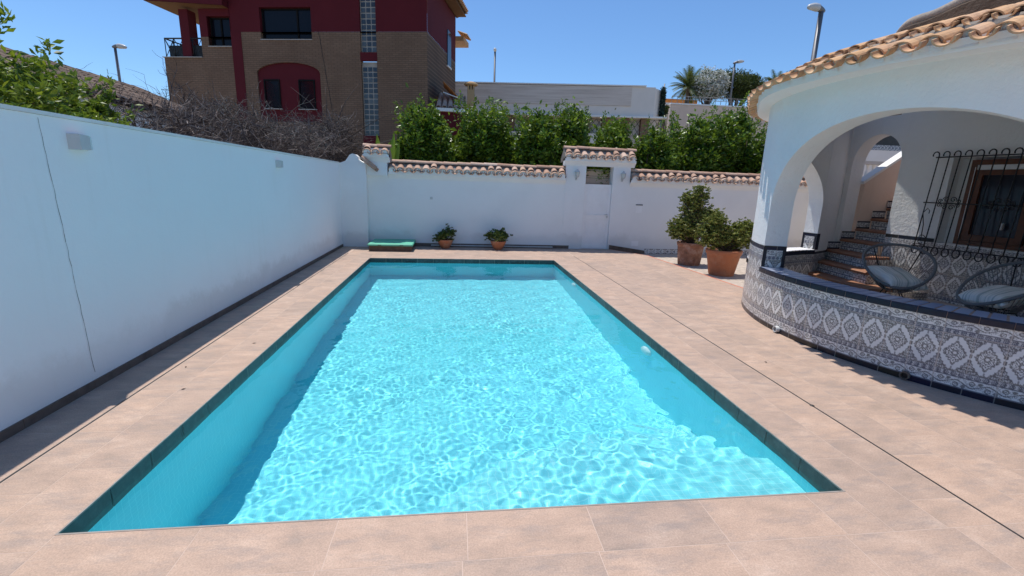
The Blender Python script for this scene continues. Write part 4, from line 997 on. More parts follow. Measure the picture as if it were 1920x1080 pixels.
# blue capping of the parapets
def cap(a0, a1, name, R0=RI-.012, R1=RO+.022, mat='blue_tile', front=True):
    cb = MB(); fb = MB(); fb2 = MB(); gb = MB(); n_ = max(1, round(abs(a1-a0)*math.pi/180*2.75/.105)); st_ = (a1-a0)/n_
    for i in range(n_):
        a, b = a0+st_*i+.2, a0+st_*(i+1)-.2; h = .704+rnd.uniform(-.0012,.0012); m_ = R0+.62*(R1-R0)
        for (ra, rb) in ((R0, R1-.012),):
            cb.mesh([cp_(ra,a,h),cp_(rb,a,h),cp_(rb,b,h),cp_(ra,b,h),cp_(ra,a,.69),cp_(rb,a,.69),cp_(rb,b,.69),cp_(ra,b,.69)], [(0,3,2,1),(0,1,5,4),(1,2,6,5),(2,3,7,6),(3,0,4,7)])
    n2 = max(1, round(abs(a1-a0)*math.pi/180*2.89/.2)); st2 = (a1-a0)/n2
    for i in range(n2):
        for q in range(4):
            a = a0+st2*i+.035+(st2-.07)*q/4; b = a0+st2*i+.035+(st2-.07)*(q+1)/4
            for Rr, sgn in ((R1,1),(R0,-1)):
                fb_ = fb if sgn > 0 else fb2
                pr = [(Rr-.012*sgn,.703),(Rr-.003*sgn,.699),(Rr,.69),(Rr,.643),(Rr-.02*sgn,.641)]
                for (r0,z0),(r1,z1) in zip(pr, pr[1:]):
                    qd = [cp_(r0,a,z0),cp_(r0,b,z0),cp_(r1,b,z1),cp_(r1,a,z1)]; fb_.quad(*(qd if sgn < 0 else qd[::-1]), smooth=True)
    m = 40
    for i in range(m):
        a, b = a0+(a1-a0)*i/m, a0+(a1-a0)*(i+1)/m
        gb.quad(cp_(R0+.002,a,.6985),cp_(R1-.004,a,.6985),cp_(R1-.004,b,.6985),cp_(R0+.002,b,.6985)); gb.quad(cp_(R1-.004,a,.645),cp_(R1-.004,b,.645),cp_(R1-.004,b,.6985),cp_(R1-.004,a,.6985)); gb.quad(cp_(R0+.004,a,.645),cp_(R0+.004,b,.645),cp_(R0+.004,b,.6985),cp_(R0+.004,a,.6985))
    s_ = cb.build(name, M[mat], house); fb.build('bullnose', M['black_tile'], s_); fb2.build('bullnose', M['black_tile'], s_); gb.build('grout', M['tile_grout'], s_)
cap(165.05, 224.95, 'parapet_capping'); cap(101.05, 149.9, 'sill_capping', mat='white_paint')  # second sill coloured white to paint sun glare on its tiles
for th_, lab in ((177.3,'round white drain outlet at the foot of the tiled porch wall, near its left end'),(205.4,'round dark rimmed drain outlet at the foot of the tiled porch wall, nearer the camera')):
    mb = MB(); a = R(th_); e1 = Vector((math.cos(a),math.sin(a),0)); tg = Vector((-math.sin(a),math.cos(a),0)); c = Vector(cp_(RO,th_,.045))
    vs = []; seg = 20
    for (rr, h) in ((.038,0),(.038,.045),(.028,.045),(.028,.0)):
        for k_ in range(seg): b = 2*math.pi*k_/seg; vs.append(c+e1*h+tg*(rr*math.cos(b))+Vector((0,0,rr*math.sin(b))))
    fs = [(i*seg+k_,(i+1)*seg+k_,(i+1)*seg+(k_+1)%seg,i*seg+(k_+1)%seg) for i in range(3) for k_ in range(seg)]
    mb.mesh(vs, fs, False); t = mb.build('drain_outlet', M['grey_white' if th_ < 190 else 'skirting']); tag(t, lab, 'pipe outlet')
    mb = MB(); mb.poly([c+e1*.008+tg*(.0275*math.cos(2*math.pi*k_/seg))+Vector((0,0,.0275*math.sin(2*math.pi*k_/seg))) for k_ in range(seg)]); mb.build('bore', M['slot'], t)
# window
wn = MB()
def bbox(mb, y0, y1, off0, off1, z0, z1):
    vs = [BW(y,o,z) for z in (z0,z1) for y,o in ((y0,off0),(y1,off0),(y1,off1),(y0,off1))]
    mb.mesh(vs, [(0,1,2,3),(7,6,5,4),(0,4,5,1),(1,5,6,2),(2,6,7,3),(3,7,4,0)])
FO = -.15
for y0, y1, z0, z1 in ((3.91,3.85,1.0,2.20),(2.36,2.30,1.0,2.20),(3.85,2.36,2.13,2.20),(3.85,2.36,1.0,1.06)): bbox(wn, y0, y1, FO-.05, FO+.03, z0, z1)
for ya, yb in ((3.845,3.16),(3.10,2.365)):
    for y0, y1, z0, z1 in ((ya,ya-.085,1.065,2.06),(yb+.085,yb,1.065,2.06),(ya-.085,yb+.085,1.065,1.15),(ya-.085,yb+.085,1.99,2.06)): bbox(wn, y0, y1, FO-.045, FO+.015, z0, z1)
wf = wn.build('window', M['wood'], house)
mb = MB(); bbox(mb, 3.76, 3.245, FO-.03, FO-.02, 1.15, 1.99); bbox(mb, 3.015, 2.45, FO-.03, FO-.02, 1.15, 1.99); mb.build('pane', M['curtain_glass'], wf)
mb = MB(); bbox(mb, 3.85, 2.36, FO-.04, FO+.005, 2.062, 2.128); mb.build('blind_box', M['white_paint'], wf)
mb = MB(); bbox(mb, 3.855, 3.848, FO+.031, FO+.036, 1.06, 2.1); mb.build('seal', M['white_paint'], wf)
mb = MB(); bbox(mb, 3.40, 3.38, FO+.016, FO+.05, 1.25, 1.34); mb.build('handle', M['lamp_head'], wf)
for ya, yb in ((4.07,3.911),(2.299,2.15)):
    mb = MB(); bbox(mb, ya, yb, FO-.05, FO-.04, .985, 2.225); mb.build('reveal_infill', M['house_white'], wf)
mb = MB(); bbox(mb, 4.065, 2.155, -.0, FO+.031, .981, .994); mb.build('sill', M['soffit'], wf)
# wrought iron grille
gr = MB(); ys = [4.22-.134*i for i in range(15)]
offz = lambda z: .07+.10*max(0,min(1,(2.28-z)/1.35))
for y in ys:
    pts = [Vector(BW(y, offz(z), z)) for z in (.93,1.3,1.6,1.9,2.24)]
    hk = [Vector(BW(y+.034*(math.cos(a)-1)*-1*-1, offz(2.24), 2.24+.04+.040*math.sin(a))) for a in []]
    top = [Vector(BW(y+.040-.040*math.cos(a), offz(2.26), 2.275+.045*math.sin(a))) for a in [0,.5,1,1.5,2.0,2.5,3.1,3.6]]
    gr.tube(pts+top, .0085, 6)
    loop = [Vector(BW(y+.045*math.sin(a)*1.0-.02, offz(.9)-.0, .875+.058*math.cos(a))) for a in [i*.45-.3 for i in range(16)]]
    gr.tube(loop, .0085, 5)
for z in (2.24,1.58,.93): gr.tube([BW(4.26,offz(z)-.008,z),BW(2.30,offz(z)-.008,z)], .009, 6)
for z in (2.24,1.58,.95):
    for y in (4.24,2.34): gr.tube([BW(y,offz(z),z),BW(y,-.02,z)], .007, 5)
def scroll(yc, zc_, s, m):
    pts = []
    for i in range(22):
        t = i/21; a = t*8.2; r_ = s*(1-.78*t); pts.append(BW(yc+m*(r_*math.cos(a)), offz(zc_)+.012, zc_+r_*math.sin(a)))
    gr.tube(pts, .006, 5)
for yc in (3.92, 3.32, 2.75):
    for dy in (-1,1):
        for dz in (-1,1): scroll(yc+dy*.045, 1.58+dz*.055, .04, dy); scroll(yc+dy*.115, 1.58+dz*.03, .03, -dy)
for sgn, y in ((1,4.22),):
    gr.tube([BW(y-.01,offz(1.4)+.0,1.44),BW(y-.035,offz(1.45)-.02,1.50),BW(y-.06,.10,1.46),BW(y-.05,.09,1.42)], .006, 5)
    gr.tube([BW(y,offz(1.43),1.42),BW(y-.03,.12,1.25),BW(y-.02,.09,1.0)], .006, 5)
    for zz in (1.05,.99): gr.tube([BW(y-.05+.045*math.cos(a),.11+.02*math.sin(a),zz+.045*math.sin(a)) for a in [i*.5 for i in range(13)]], .0055, 5)
gr.build('window_grille', M['iron'], house)

# staircase
stc = thing('staircase', 'terracotta stairs with patterned tile risers climbing through the arch at the back of the porch', 'stairs', (8.6,5.1,PF))
XS, GO, ZS, RS = 8.04, .27, .30, .19
def lefty(x): return min(5.57, 5.25+(x-8.07)*.60) if x < 8.7 else 5.57
for k_ in range(10):
    x0 = XS+GO*k_; z = ZS+RS*k_; x1 = x0+GO+.03; yl0, yl1 = lefty(x0)-.006, lefty(x1)-.006
    yr = [3.9,4.25,4.56][k_] if k_ < 3 else 4.80
    if x0 > 9.3: yl0 = yl1 = 5.56
    sl = -.12 if k_ < 3 else 0   # lower treads flare
    mb = MB(); mb.mesh([(x0-.02+sl,yr,z-.045),(x1,yr,z-.045),(x1,yl1,z-.045),(x0-.02,yl0,z-.045),(x0-.028+sl,yr,z-.012),(x0-.028,yl0,z-.012),(x0-.01+sl,yr,z),(x1,yr,z),(x1,yl1,z),(x0-.01,yl0,z)],
        [(0,3,2,1),(0,4,5,3),(4,6,9,5),(6,7,8,9),(0,1,7,6,4),(3,5,9,8,2)]); mb.build('tread', M['step_clay'], stc)
    rp = [(x0+.0+sl+.01,yr),(x0+.01,yl0)] ; dado('riser', [rp[1],rp[0]], (PF if k_==0 else z-RS+.001), z-.046, [(z-RS-.1,z-.13,'flower'),(z-.13,z-.04,'flower')], stc, .012, .008)
    if k_ < 3: dado('side_tiles', [(x0+sl+.01,yr+.003),(x1+.6,yr+.003)], PF, z-.046, BAND_I, stc, .012, .01)
    # stepped skirting tile on the left wall
    if k_ >= 1:
        y_ = (lefty(x0)+lefty(x1))/2-.004 if x0 < 8.7 else 5.572
        dado('stepped_skirting', [(x0-.0,lefty(x0)-.010 if x0<8.7 else 5.575),(x1-.03,lefty(x1)-.010 if x0<8.7 else 5.575)], z-.0, z+.135, [(z,z+.02,'black'),(z+.02,z+.11,'flower'),(z+.11,z+.135,'black')], stc, .012, .008)
# flank wall of the stairs with sloping coping
sw = thing('stair_wall', 'stair flank wall coloured peach for bounced light, with bright white sloping coping behind the porch arch', 'wall', (10.5,5.7,0))
sl = .705; zt = lambda x: 1.87+(x-9.13)*sl
mb = MB(); mb.mesh([(9.14,5.59,-.1),(11.6,5.59,-.1),(11.6,5.59,zt(11.6)),(9.14,5.59,zt(9.14)),(9.14,5.75,-.1),(11.6,5.75,-.1),(11.6,5.75,zt(11.6)),(9.14,5.75,zt(9.14))], [(0,1,2,3),(5,4,7,6),(3,2,6,7),(0,3,7,4),(1,5,6,2)])
mb.build('wall_body', M['peach_render'], sw)  # warm bounce off the terracotta is put into this wall's colour
mb = MB(); q = [(x,y,zt(x)+h) for h in (.001,.05) for x,y in ((9.10,5.575),(11.6,5.575),(11.6,5.765),(9.10,5.765))]; mb.mesh(q, [(3,2,1,0),(4,5,6,7),(0,1,5,4),(1,2,6,5),(2,3,7,6),(3,0,4,7)])
mb.build('coping', M['coping_white'], sw)
# upper annex seen through the arch
an = thing('upper_annex', 'cream annex wall with a blue tile frieze and a black block for the shade of an opening, seen through the porch arch', 'building', (12.8,9.1,0))
mb = MB(); mb.box(11.3,15.5,9.0,9.3,-.1,2.80); mb.build('wall', M['warm_render'], an)
mb = MB(); mb.box(11.3,15.5,9.05,9.35,2.93,3.9); mb.build('opening_shade_block', M['slot'], an)  # solid black block, the opening's shade painted as its colour
dado('tile_frieze', [(11.3,8.995),(15.5,8.995)], 2.80, 2.93, [(2.80,2.82,'flower'),(2.82,2.91,'blue'),(2.91,2.93,'flower')], an, .02, .01)
bl = thing('balustrade', 'small white turned balustrade on the landing seen through the porch arch', 'balustrade', (11.2,7.5,1.9))
mb = MB(); mb.box(10.6,12.2,7.42,7.58,2.33,2.40); mb.build('hand_rail', M['concrete'], bl)
mb = MB(); mb.box(10.6,12.2,7.40,7.60,-.1,1.92); mb.build('plinth', M['concrete'], bl)
for i in range(11):
    mb = MB(); mb.lathe([(.035,0),(.045,.03),(.025,.07),(.05,.15),(.045,.22),(.022,.30),(.03,.36),(.04,.40)], (10.68+.14*i,7.5,1.925), 10); mb.build('baluster', M['coping_white'], bl)

# ------------------------------------------------------------------ chairs
def chair(loc, rz, lab):
    t = thing('acapulco_chair', lab, 'chair', loc, 'round cord chairs on the porch', rz)
    A, Bl = .385, .44; nR = 72
    def rim(a):
        # front (+x) narrow and low, back broad and high
        x = Bl*math.cos(a); y = A*math.sin(a)*(1-.10*math.cos(a)); z = .60-.50*x/ .88*1.0
        return Vector((x*.86, y, z+.03*math.sin(a)**2))
    pts = [rim(2*math.pi*i/nR) for i in range(nR)]
    mb = MB(); mb.tube(pts, .019, 10, closed=True); fr_ = mb.build('rim', M['grey_cord'], t, local=True)
    # cord wrappings on the rim
    mb = MB()
    hub = lambda a: Vector((.0+.12*math.cos(a)-.02, .10*math.sin(a), .285))
    for i in range(60):
        a = 2*math.pi*(i+.5)/60; p = rim(a); q = hub(a); m = p.lerp(q,.55)+Vector((-.045*abs(math.cos(a))*(1 if math.cos(a)<0 else -.3), 0, -.055))
        c = [p, p.lerp(m,.5)+(m-p.lerp(q,.55))*.22, m, m.lerp(q,.5)+(m-p.lerp(q,.55))*.28, q]
        mb.tube(c, .0036, 4, caps=False)
    mb.build('cords', M['grey_cord'], t, local=True)
    mb = MB(); mb.tube([hub(2*math.pi*i/24)+Vector((0,0,-.004)) for i in range(24)], .009, 6, closed=True)
    mb.build('seat_ring', M['chair_steel'], t, local=True)
    for a in (.7, 2.44, 3.84, 5.58):
        mb = MB(); h = hub(a); f = Vector((.30*math.cos(a), .30*math.sin(a), .0)); mb.tube([rim(a)*.985, h.lerp(rim(a),.35)+Vector((0,0,-.03)), h+Vector((0,0,-.01)), f], .008, 6); mb.build('leg', M['chair_steel'], t, local=True)
    return t
def pillow(loc, rot, lab, s=(.27,.25,.085)):
    vs = []; n_ = 34
    for side in (1,-1):
        for j in range(n_+1):
            for i in range(n_+1):
                u, v = i/n_*2-1, j/n_*2-1; e = (max(0,(1-u**4)*(1-v**4)))**.42
                pin = 1-.10*(u*u*(1-0)*(1-abs(v))**1+v*v*(1-abs(u)))
                wr = .05*math.sin(7*u+3*v)+.05*math.sin(5*v-4*u+1)
                vs.append((u*s[0]*pin, v*s[1]*pin, side*s[2]*e*(1+wr)+.012*math.sin(4*u)*(1-e)))
    fs = []; N_ = (n_+1)**2
    for j in range(n_):
        for i in range(n_):
            a = j*(n_+1)+i; fs.append((a,a+1,a+n_+2,a+n_+1)); fs.append((N_+a+n_+1,N_+a+n_+2,N_+a+1,N_+a))
    mb = MB(); mb.mesh(vs, fs, True); o = mb.build('cushion', M['cushion']); o.location = loc; o.rotation_euler = rot
    tag(o, lab, 'cushion', 'striped cushions on the cord chairs'); return o
c1, r1 = (7.80,3.42,PF), R(-128); c2, r2 = (7.98,2.28,PF), R(168)
chair(c1, r1, 'round grey cord chair left of the window grille, nearer the stairs'); chair(c2, r2, 'round grey cord chair at the right edge of the photo, turned sideways')
pillow((c1[0]+.05*math.cos(r1), c1[1]+.05*math.sin(r1), PF+.44), (R(-4),R(16),r1+.5), 'striped pale green cushion in the chair nearer the stairs')
pillow((c2[0]+.05*math.cos(r2), c2[1]+.05*math.sin(r2), PF+.45), (R(4),R(12),r2+.2), 'striped pale green cushion in the sideways chair at the right edge')

# ================================================================== BEYOND THE WALLS
# slatted boundary behind the end wall
t = thing('slat_fence', 'long tan horizontal board fence behind the end wall, visible through the gateway opening', 'fence', (6,10.62,-.16))
mb = MB(); z = -.15
while z < 1.95: mb.box(-.1,13,10.40,10.43,z,z+.175); z += .185
mb.build('boards', M['slats'], t)
for i in range(7):
    mb = MB(); mb.box(.3+2.1*i,.38+2.1*i,10.435,10.5,-.16,2.05); mb.build('post', M['slats'], t)
mb = MB(); mb.box(-.1,13,10.38,10.51,2.075,2.105); mb.build('top_rail', M['concrete'], t)
r_ = np.random.RandomState(3); P = []
for (x, z, n) in ((5.27,2.08,45),(5.5,2.22,30),(5.74,1.98,55),(5.86,2.1,40)): P.append(np.array([[x,10.30,z]])+r_.normal(size=(n,3))*np.array([[.06,.03,.10]]))
V, F = leaf_mesh(np.concatenate(P), .085, r_, .1); tag(npmesh('vine', V, F, M['leaf_hedge']), 'dark green leaves hanging in the opening over the gateway door', 'vine')

# red and brick apartment house
AN = R(-13.33)
ap = thing('apartment_house', 'tall house of brown brick and dark red render with balcony behind the end wall', 'house', (.682,18.0,-.16), rz=AN)
G0 = .16        # local z = world z + .16
def openwall(mb, s0, s1, z0, z1, ops, y=0, dep=.22):
    """front wall sheet with recessed rectangular openings, local coords"""
    xs = sorted({s0, s1, *[v for o in ops for v in o[:2]]}); zs = sorted({z0, z1, *[v for o in ops for v in o[2:]]})
    for a, b in zip(xs, xs[1:]):
        for c, d in zip(zs, zs[1:]):
            if any(o[0] <= a and b <= o[1] and o[2] <= c and d <= o[3] for o in ops): continue
            mb.quad((a,y,c),(b,y,c),(b,y,d),(a,y,d))
    for a, b, c, d in ops:
        mb.quad((a,y,c),(a,y+dep,c),(a,y+dep,d),(a,y,d)); mb.quad((b,y,c),(b,y,d),(b,y+dep,d),(b,y+dep,c))
        mb.quad((a,y,c),(b,y,c),(b,y+dep,c),(a,y+dep,c)); mb.quad((a,y,d),(a,y+dep,d),(b,y+dep,d),(b,y,d))
W1 = (-6.99,-4.79,7.11+G0,8.28+G0); GB = (-2.76,-2.09)
mb = MB(); zt_ = 7.37+G0
openwall(mb, -7.86, 0, 0, zt_, [(-6.99,-4.79,7.11+G0,zt_),(GB[0],GB[1],3.4+G0,zt_),(-7.30,-4.53,3.9+G0,6.25+G0)])
mb.quad((0,0,0),(0,4.75,0),(0,4.75,zt_),(0,0,zt_))
# left wing, brick
openwall(mb, -11.45, -8.30, 0, 6.39+G0, [], y=.02); openwall(mb, -9.68, -8.30, 6.39+G0, 7.2+G0, [(-9.34,-8.33,6.85+G0,7.2+G0)], y=.02)
mb.quad((-11.45,.02,0),(-11.45,.02,6.39+G0),(-11.45,4,6.39+G0),(-11.45,4,0)); mb.quad((-11.45,.02,6.39+G0),(-9.68,.02,6.39+G0),(-9.68,4,6.39+G0),(-11.45,4,6.39+G0))
mb.quad((-9.68,.02,6.39+G0),(-9.68,.02,7.2+G0),(-9.68,.5,7.2+G0),(-9.68,.5,6.39+G0))
mb.build('brick_wall', M['brick'], ap, local=True)
mb = MB()
openwall(mb, -8.30, 0, zt_, 9.7+G0, [(-6.99,-4.79,zt_,8.28+G0),(GB[0],GB[1],zt_,9.5+G0)], y=-.003)
mb.quad((0.003,-.003,zt_),(0.003,4.75,zt_),(0.003,4.75,9.7+G0),(0.003,-.003,9.7+G0))
openwall(mb, -8.30, -7.86, 0, zt_, [], y=-.02); mb.quad((-7.86,-.02,0),(-7.86,.0,0),(-7.86,.0,zt_),(-7.86,-.02,zt_)); mb.quad((-8.3,-.02,0),(-8.3,-.02,9.7+G0),(-8.3,.3,9.7+G0),(-8.3,.3,0))
mb.box(GB[0]-.02,GB[1]+.02,-.012,.1,6.30+G0,6.62+G0); mb.box(GB[0]-.02,GB[1]+.02,-.012,.1,3.0+G0,3.42+G0)
# red arch panel
pts = [(-7.30,3.9+G0),(-4.53,3.9+G0),(-4.53,5.80+G0)]+[(-5.915+1.385*math.cos(a),5.80+G0+.43*math.sin(a)) for a in [math.pi*i/20 for i in range(1,20)]]+[(-7.30,5.80+G0)]
mb.mesh([(x,.06,z) for x,z in pts], [tuple(range(len(pts)))])
mb.build('red_wall', M['red_paint'], ap, local=True)
mb = MB()
openwall(mb, -9.68, -8.30, 7.2+G0, 8.25+G0, [(-9.34,-8.33,7.2+G0,7.97+G0)], y=.015)
mb.quad((-9.68,.02,7.2+G0),(-9.68,.02,8.25+G0),(-9.68,.5,8.25+G0),(-9.68,.5,7.2+G0)); mb.quad((-9.34,.02,6.9+G0),(-9.34,.5,6.9+G0),(-9.34,.5,8+G0),(-9.34,.02,8+G0))
mb.build('wing_wall', M['red_paint'], ap, local=True)
mb = MB(); mb.box(-10.60,-10.20,.05,.5,6.392+G0,8.25+G0); mb.build('balcony_column', M['red_paint'], ap, local=True)
mb = MB(); mb.mesh([(-11.75,-.35,8.45+G0),(-8.32,-.35,8.25+G0),(-8.32,-.35,9.3+G0),(-11.95,-.5,8.8+G0),(-11.75,3.6,8.45+G0),(-8.32,3.6,8.25+G0),(-8.32,3.6,9.3+G0),(-11.95,3.6,8.8+G0)], [(0,1,2,3),(0,3,7,4),(1,5,6,2),(3,2,6,7),(5,4,7,6)]); mb.build('balcony_roof', M['red_paint'], ap, local=True)
# brick fill above the arch, with a soldier arch
mb = MB()
aa = [math.pi*i/20 for i in range(21)]
for a, b in zip(aa, aa[1:]):
    xa, za, xb, zb = -5.915+1.385*math.cos(a), 5.80+G0+.43*math.sin(a), -5.915+1.385*math.cos(b), 5.80+G0+.43*math.sin(b)
    mb.quad((xa,0,za),(xa,0,6.25+G0),(xb,0,6.25+G0),(xb,0,zb)); mb.quad((xa,0,za),(xb,0,zb),(xb,.06,zb),(xa,.06,za))
for i in range(34):
    a0, a1 = math.pi*(i+.06)/34, math.pi*(i+.94)/34
    q = [(-5.915+(1.385+e)*math.cos(a), -.012, 5.80+G0+(.43+e)*math.sin(a)) for a, e in ((a0,0),(a1,0),(a1,.24),(a0,.24))]; mb.poly(q)
mb.build('brick_arch', M['brick'], ap, local=True)
mb = MB(); mb.quad((-11.75,-.34,8.445+G0),(-8.32,-.34,8.245+G0),(-8.32,3.6,8.245+G0),(-11.75,3.6,8.445+G0)); mb.box(0.03,.52,-.5,4.75,9.42+G0,9.45+G0); mb.box(-8.3,.52,-.55,-.03,9.7+G0,9.73+G0)
mb.mesh([(0.03,-.5,9.40+G0),(.55,-.5,9.62+G0),(.55,4.85,9.62+G0),(0.03,4.85,9.40+G0)], [(0,1,2,3),(3,2,1,0)])
mb.build('soffit', M['orange_paint'], ap, local=True)
mb = MB()
for i in range(26): tile(mb, (.60,-.4+.205*i,9.66+G0), (-1,0,.35), (0,0,1), .5, .085, .075, True); tile(mb, (.58,-.3+.205*i,9.64+G0), (-1,0,.35), (0,0,1), .5, .08, .07, False)
mb.mesh([(.5,-.6,9.66+G0),(.5,5,9.66+G0),(-3,2,10.9+G0),(-8.6,-.6,9.74+G0),(-8.6,5,9.74+G0)], [(0,1,2),(0,2,3),(3,2,4),(4,2,1)])
for i in range(5): tile(mb, (.50,5.1+.2*i,8.72+G0), (-1,0,.35), (0,0,1), .5, .085, .075, True)
mb.box(-.4,.35,5.0,6.2,8.45+G0,8.66+G0)
mb.build('roof', M['rooftile'], ap, local=True)
def win(s0, s1, z0, z1, y, mull=()):
    mb = MB(); mb.box(s0,s1,y+.03,y+.05,z0,z1); p_ = MB()
    f = mb.build('window', M['dark_glass'], ap, local=True)
    for a, b, c, d in ((s0,s0+.05,z0,z1),(s1-.05,s1,z0,z1),(s0+.05,s1-.05,z0,z0+.05),(s0+.05,s1-.05,z1-.05,z1),*[(m-.03,m+.03,z0+.05,z1-.05) for m in mull]): p_.box(a,b,y-.01,y+.029,c,d)
    p_.build('frame', M['frame_dark'], f, local=True)
win(-6.98,-4.80,7.12+G0,8.27+G0,.15,(-5.45,)); win(-9.33,-8.34,6.86+G0,7.96+G0,.2,(-8.85,))
for a, b in ((-7.06,-6.35),(-5.52,-4.81)): win(a,b,4.45+G0,5.58+G0,.03)
for (z0, z1) in ((3.44,6.28),(6.64,9.5)):
    nz = int((z1-z0)/.205); mb = MB()
    for j in range(nz):
        for i in range(3): x = GB[0]+.02+.21*i; zz = z0+G0+.205*j; mb.box(x+.02,x+.19,.10,.13,zz+.02,zz+.185)
    gb_ = mb.build('glass_block_strip', M['glass_block'], ap, local=True)
    mb = MB(); mb.box(GB[0],GB[1],.115,.12,z0+G0-.01,z1+G0); mb.build('grout', M['block_grout'], gb_, local=True)
for (y0, y1, z0, z1) in ((3.1,3.75,6.9,8.4),(3.1,3.75,4.3,5.5)):
    mb = MB(); mb.box(.0,.035,y0,y1,z0+G0,z1+G0); f = mb.build('window', M['dark_glass'], ap, local=True); mb = MB(); mb.box(.0,.06,y0-.03,y1+.03,z0-.07+G0,z0-.005+G0); mb.build('sill', M['soffit'], f, local=True)
for s0, s1, z in ((-7.0,-4.78,7.10),(-7.1,-6.3,4.43),(-5.56,-4.77,4.43),(-9.36,-8.31,6.84)):
    mb = MB(); mb.box(s0,s1,-.03,.14,z-.03+G0,z-.002+G0); mb.build('window_sill', M['concrete'], ap, local=True)
mb = MB(); zr = 7.15+G0; zb_ = 6.43+G0
for (p, q) in (((-11.40,.08),(-9.70,.08)),((-11.40,.08),(-11.40,3.5))):
    p, q = Vector((*p,0)), Vector((*q,0)); L_ = (q-p).length; n_ = int(L_/.42)
    mb.tube([(p.x,p.y,zr),(q.x,q.y,zr)], .03, 6); mb.tube([(p.x,p.y,zb_),(q.x,q.y,zb_)], .015, 5)
    for i in range(n_+1):
        a = p.lerp(q, i/n_); mb.tube([(a.x,a.y,zb_),(a.x,a.y,zr)], .018, 5)
        if i < n_:
            b = p.lerp(q, (i+1)/n_); mb.tube([(a.x,a.y,zb_),(b.x,b.y,zr)], .012, 4); mb.tube([(a.x,a.y,zr),(b.x,b.y,zb_)], .012, 4)
mb.box(-11.3,-9.75,.16,.17,zb_,zr-.25)
mb.build('balcony_rail', M['iron'], ap, local=True)
mb = MB(); mb.box(-11.50,-9.69,-.04,.14,6.395+G0,6.42+G0); mb.build('balcony_ledge', M['concrete'], ap, local=True)
pts = [(-4.50,-.006,7.36+G0)]; 
for i in range(30): pts.append((-4.50+.09*i/6+rnd.uniform(-.012,.012)*1, -.006, 7.36+G0-.105*i))
mb = MB(); mb.tube(pts, .008, 4); mb.build('cable', M['iron'], ap, local=True)

# lower tiled house with chimney between
lh = thing('low_house', 'low dark red house with clay tile roof glimpsed between the shrubs', 'house', (2.9,18.5,-.16))
mb = MB(); mb.box(1.15,2.3,17.0,21.5,-.16,4.35); mb.build('wall', M['red_paint'], lh)
mb = MB(); mb.box(1.05,2.4,16.86,17.0,4.30,4.42); mb.build('ledge', M['soffit'], lh)
mb = MB()
for i in range(5): tile(mb, (1.15+.225*i,17.0,4.46), (0,3,1.0), (0,0,1), 3.2, .09, .08, True, seg=6); tile(mb, (1.26+.225*i,17.0,4.46), (0,3,1.0), (0,0,1), 3.2, .09, .08, False, seg=6)
mb.build('roof', M['walltile'], lh)
ch = MB(); ch.box(2.30,2.60,18.85,19.15,4.8,5.50)
for (x, y) in ((2.30,18.85),(2.53,18.85),(2.30,19.08),(2.53,19.08),(2.415,18.85)): ch.box(x,x+.07,y,y+.07,5.50,5.68)
ch.lathe([(.27,5.68),(.30,5.72),(.27,5.77),(.12,5.83),(0,5.85)], (2.45,19.0,0), 10, False); ch.lathe([(0,5.68),(.27,5.68)], (2.45,19.0,0), 10, False)
c_ = ch.build('chimney', M['ochre'], lh); mb = MB(); mb.box(2.375,2.525,18.93,19.07,5.505,5.675); mb.build('flue', M['slot'], c_)
t = thing('awning', 'faded orange fabric awning projecting beside the brick house', 'awning', (1.4,18.7,5.3))
mb = MB(); mb.mesh([(1.30,19.3,5.62),(1.30,18.1,5.62),(1.95,18.1,5.02),(1.95,19.3,5.02),(1.30,19.3,5.60),(1.30,18.1,5.60),(1.95,18.1,5.00),(1.95,19.3,5.00)], [(0,1,2,3),(7,6,5,4),(1,5,6,2),(2,6,7,3)]); mb.build('canopy', M['orange_awning'], t)
mb = MB(); mb.tube([(1.3,18.08,5.2),(1.94,18.08,5.0)], .02, 5); mb.tube([(1.95,18.08,5.0),(1.95,19.32,5.0)], .025, 5); mb.build('arm', M['soffit'], t)

# long boarded building
gb = thing('long_building', 'long low building with horizontally boarded pale concrete facade beyond the shrubs', 'building', (1.4,25.12,-.16), rz=R(-10.4))
z0 = G0
mb = MB(); mb.box(-.5,9.3,0,.25,0,4.5+z0) ; mb.box(-.5,11.2,.02,8,5.45+z0,6.93+z0)
# rounded right end
prof = [(9.4,0.0),(10.6,.1),(11.3,.4),(11.75,.95),(11.9,1.6)]
for (x0,y0),(x1,y1) in zip(prof, prof[1:]): mb.quad((x0,y0,5.45+z0),(x1,y1,5.45+z0),(x1,y1,6.95+z0),(x0,y0,6.95+z0), True)
mb.box(-.5,9.4,.0,.02,5.45+z0,5.95+z0)
mb.build('plain_wall', M['warm_render'], gb, local=True)
mb = MB(); mb.box(-.5,9.95,-.03,.0,5.96+z0,6.92+z0); mb.build('boarded_panel', M['boarded'], gb, local=True)
mb = MB(); mb.box(-.6,10.7,-.06,.3,6.951+z0,7.01+z0); mb.box(-.6,11.9,-.10,.3,5.36+z0,5.44+z0); mb.build('coping', M['soffit'], gb, local=True)
mb = MB(); mb.box(-.5,11.5,.55,.6,4.0+z0,5.35+z0)
mb.build('recess_wall', M['warm_render'], gb, local=True)
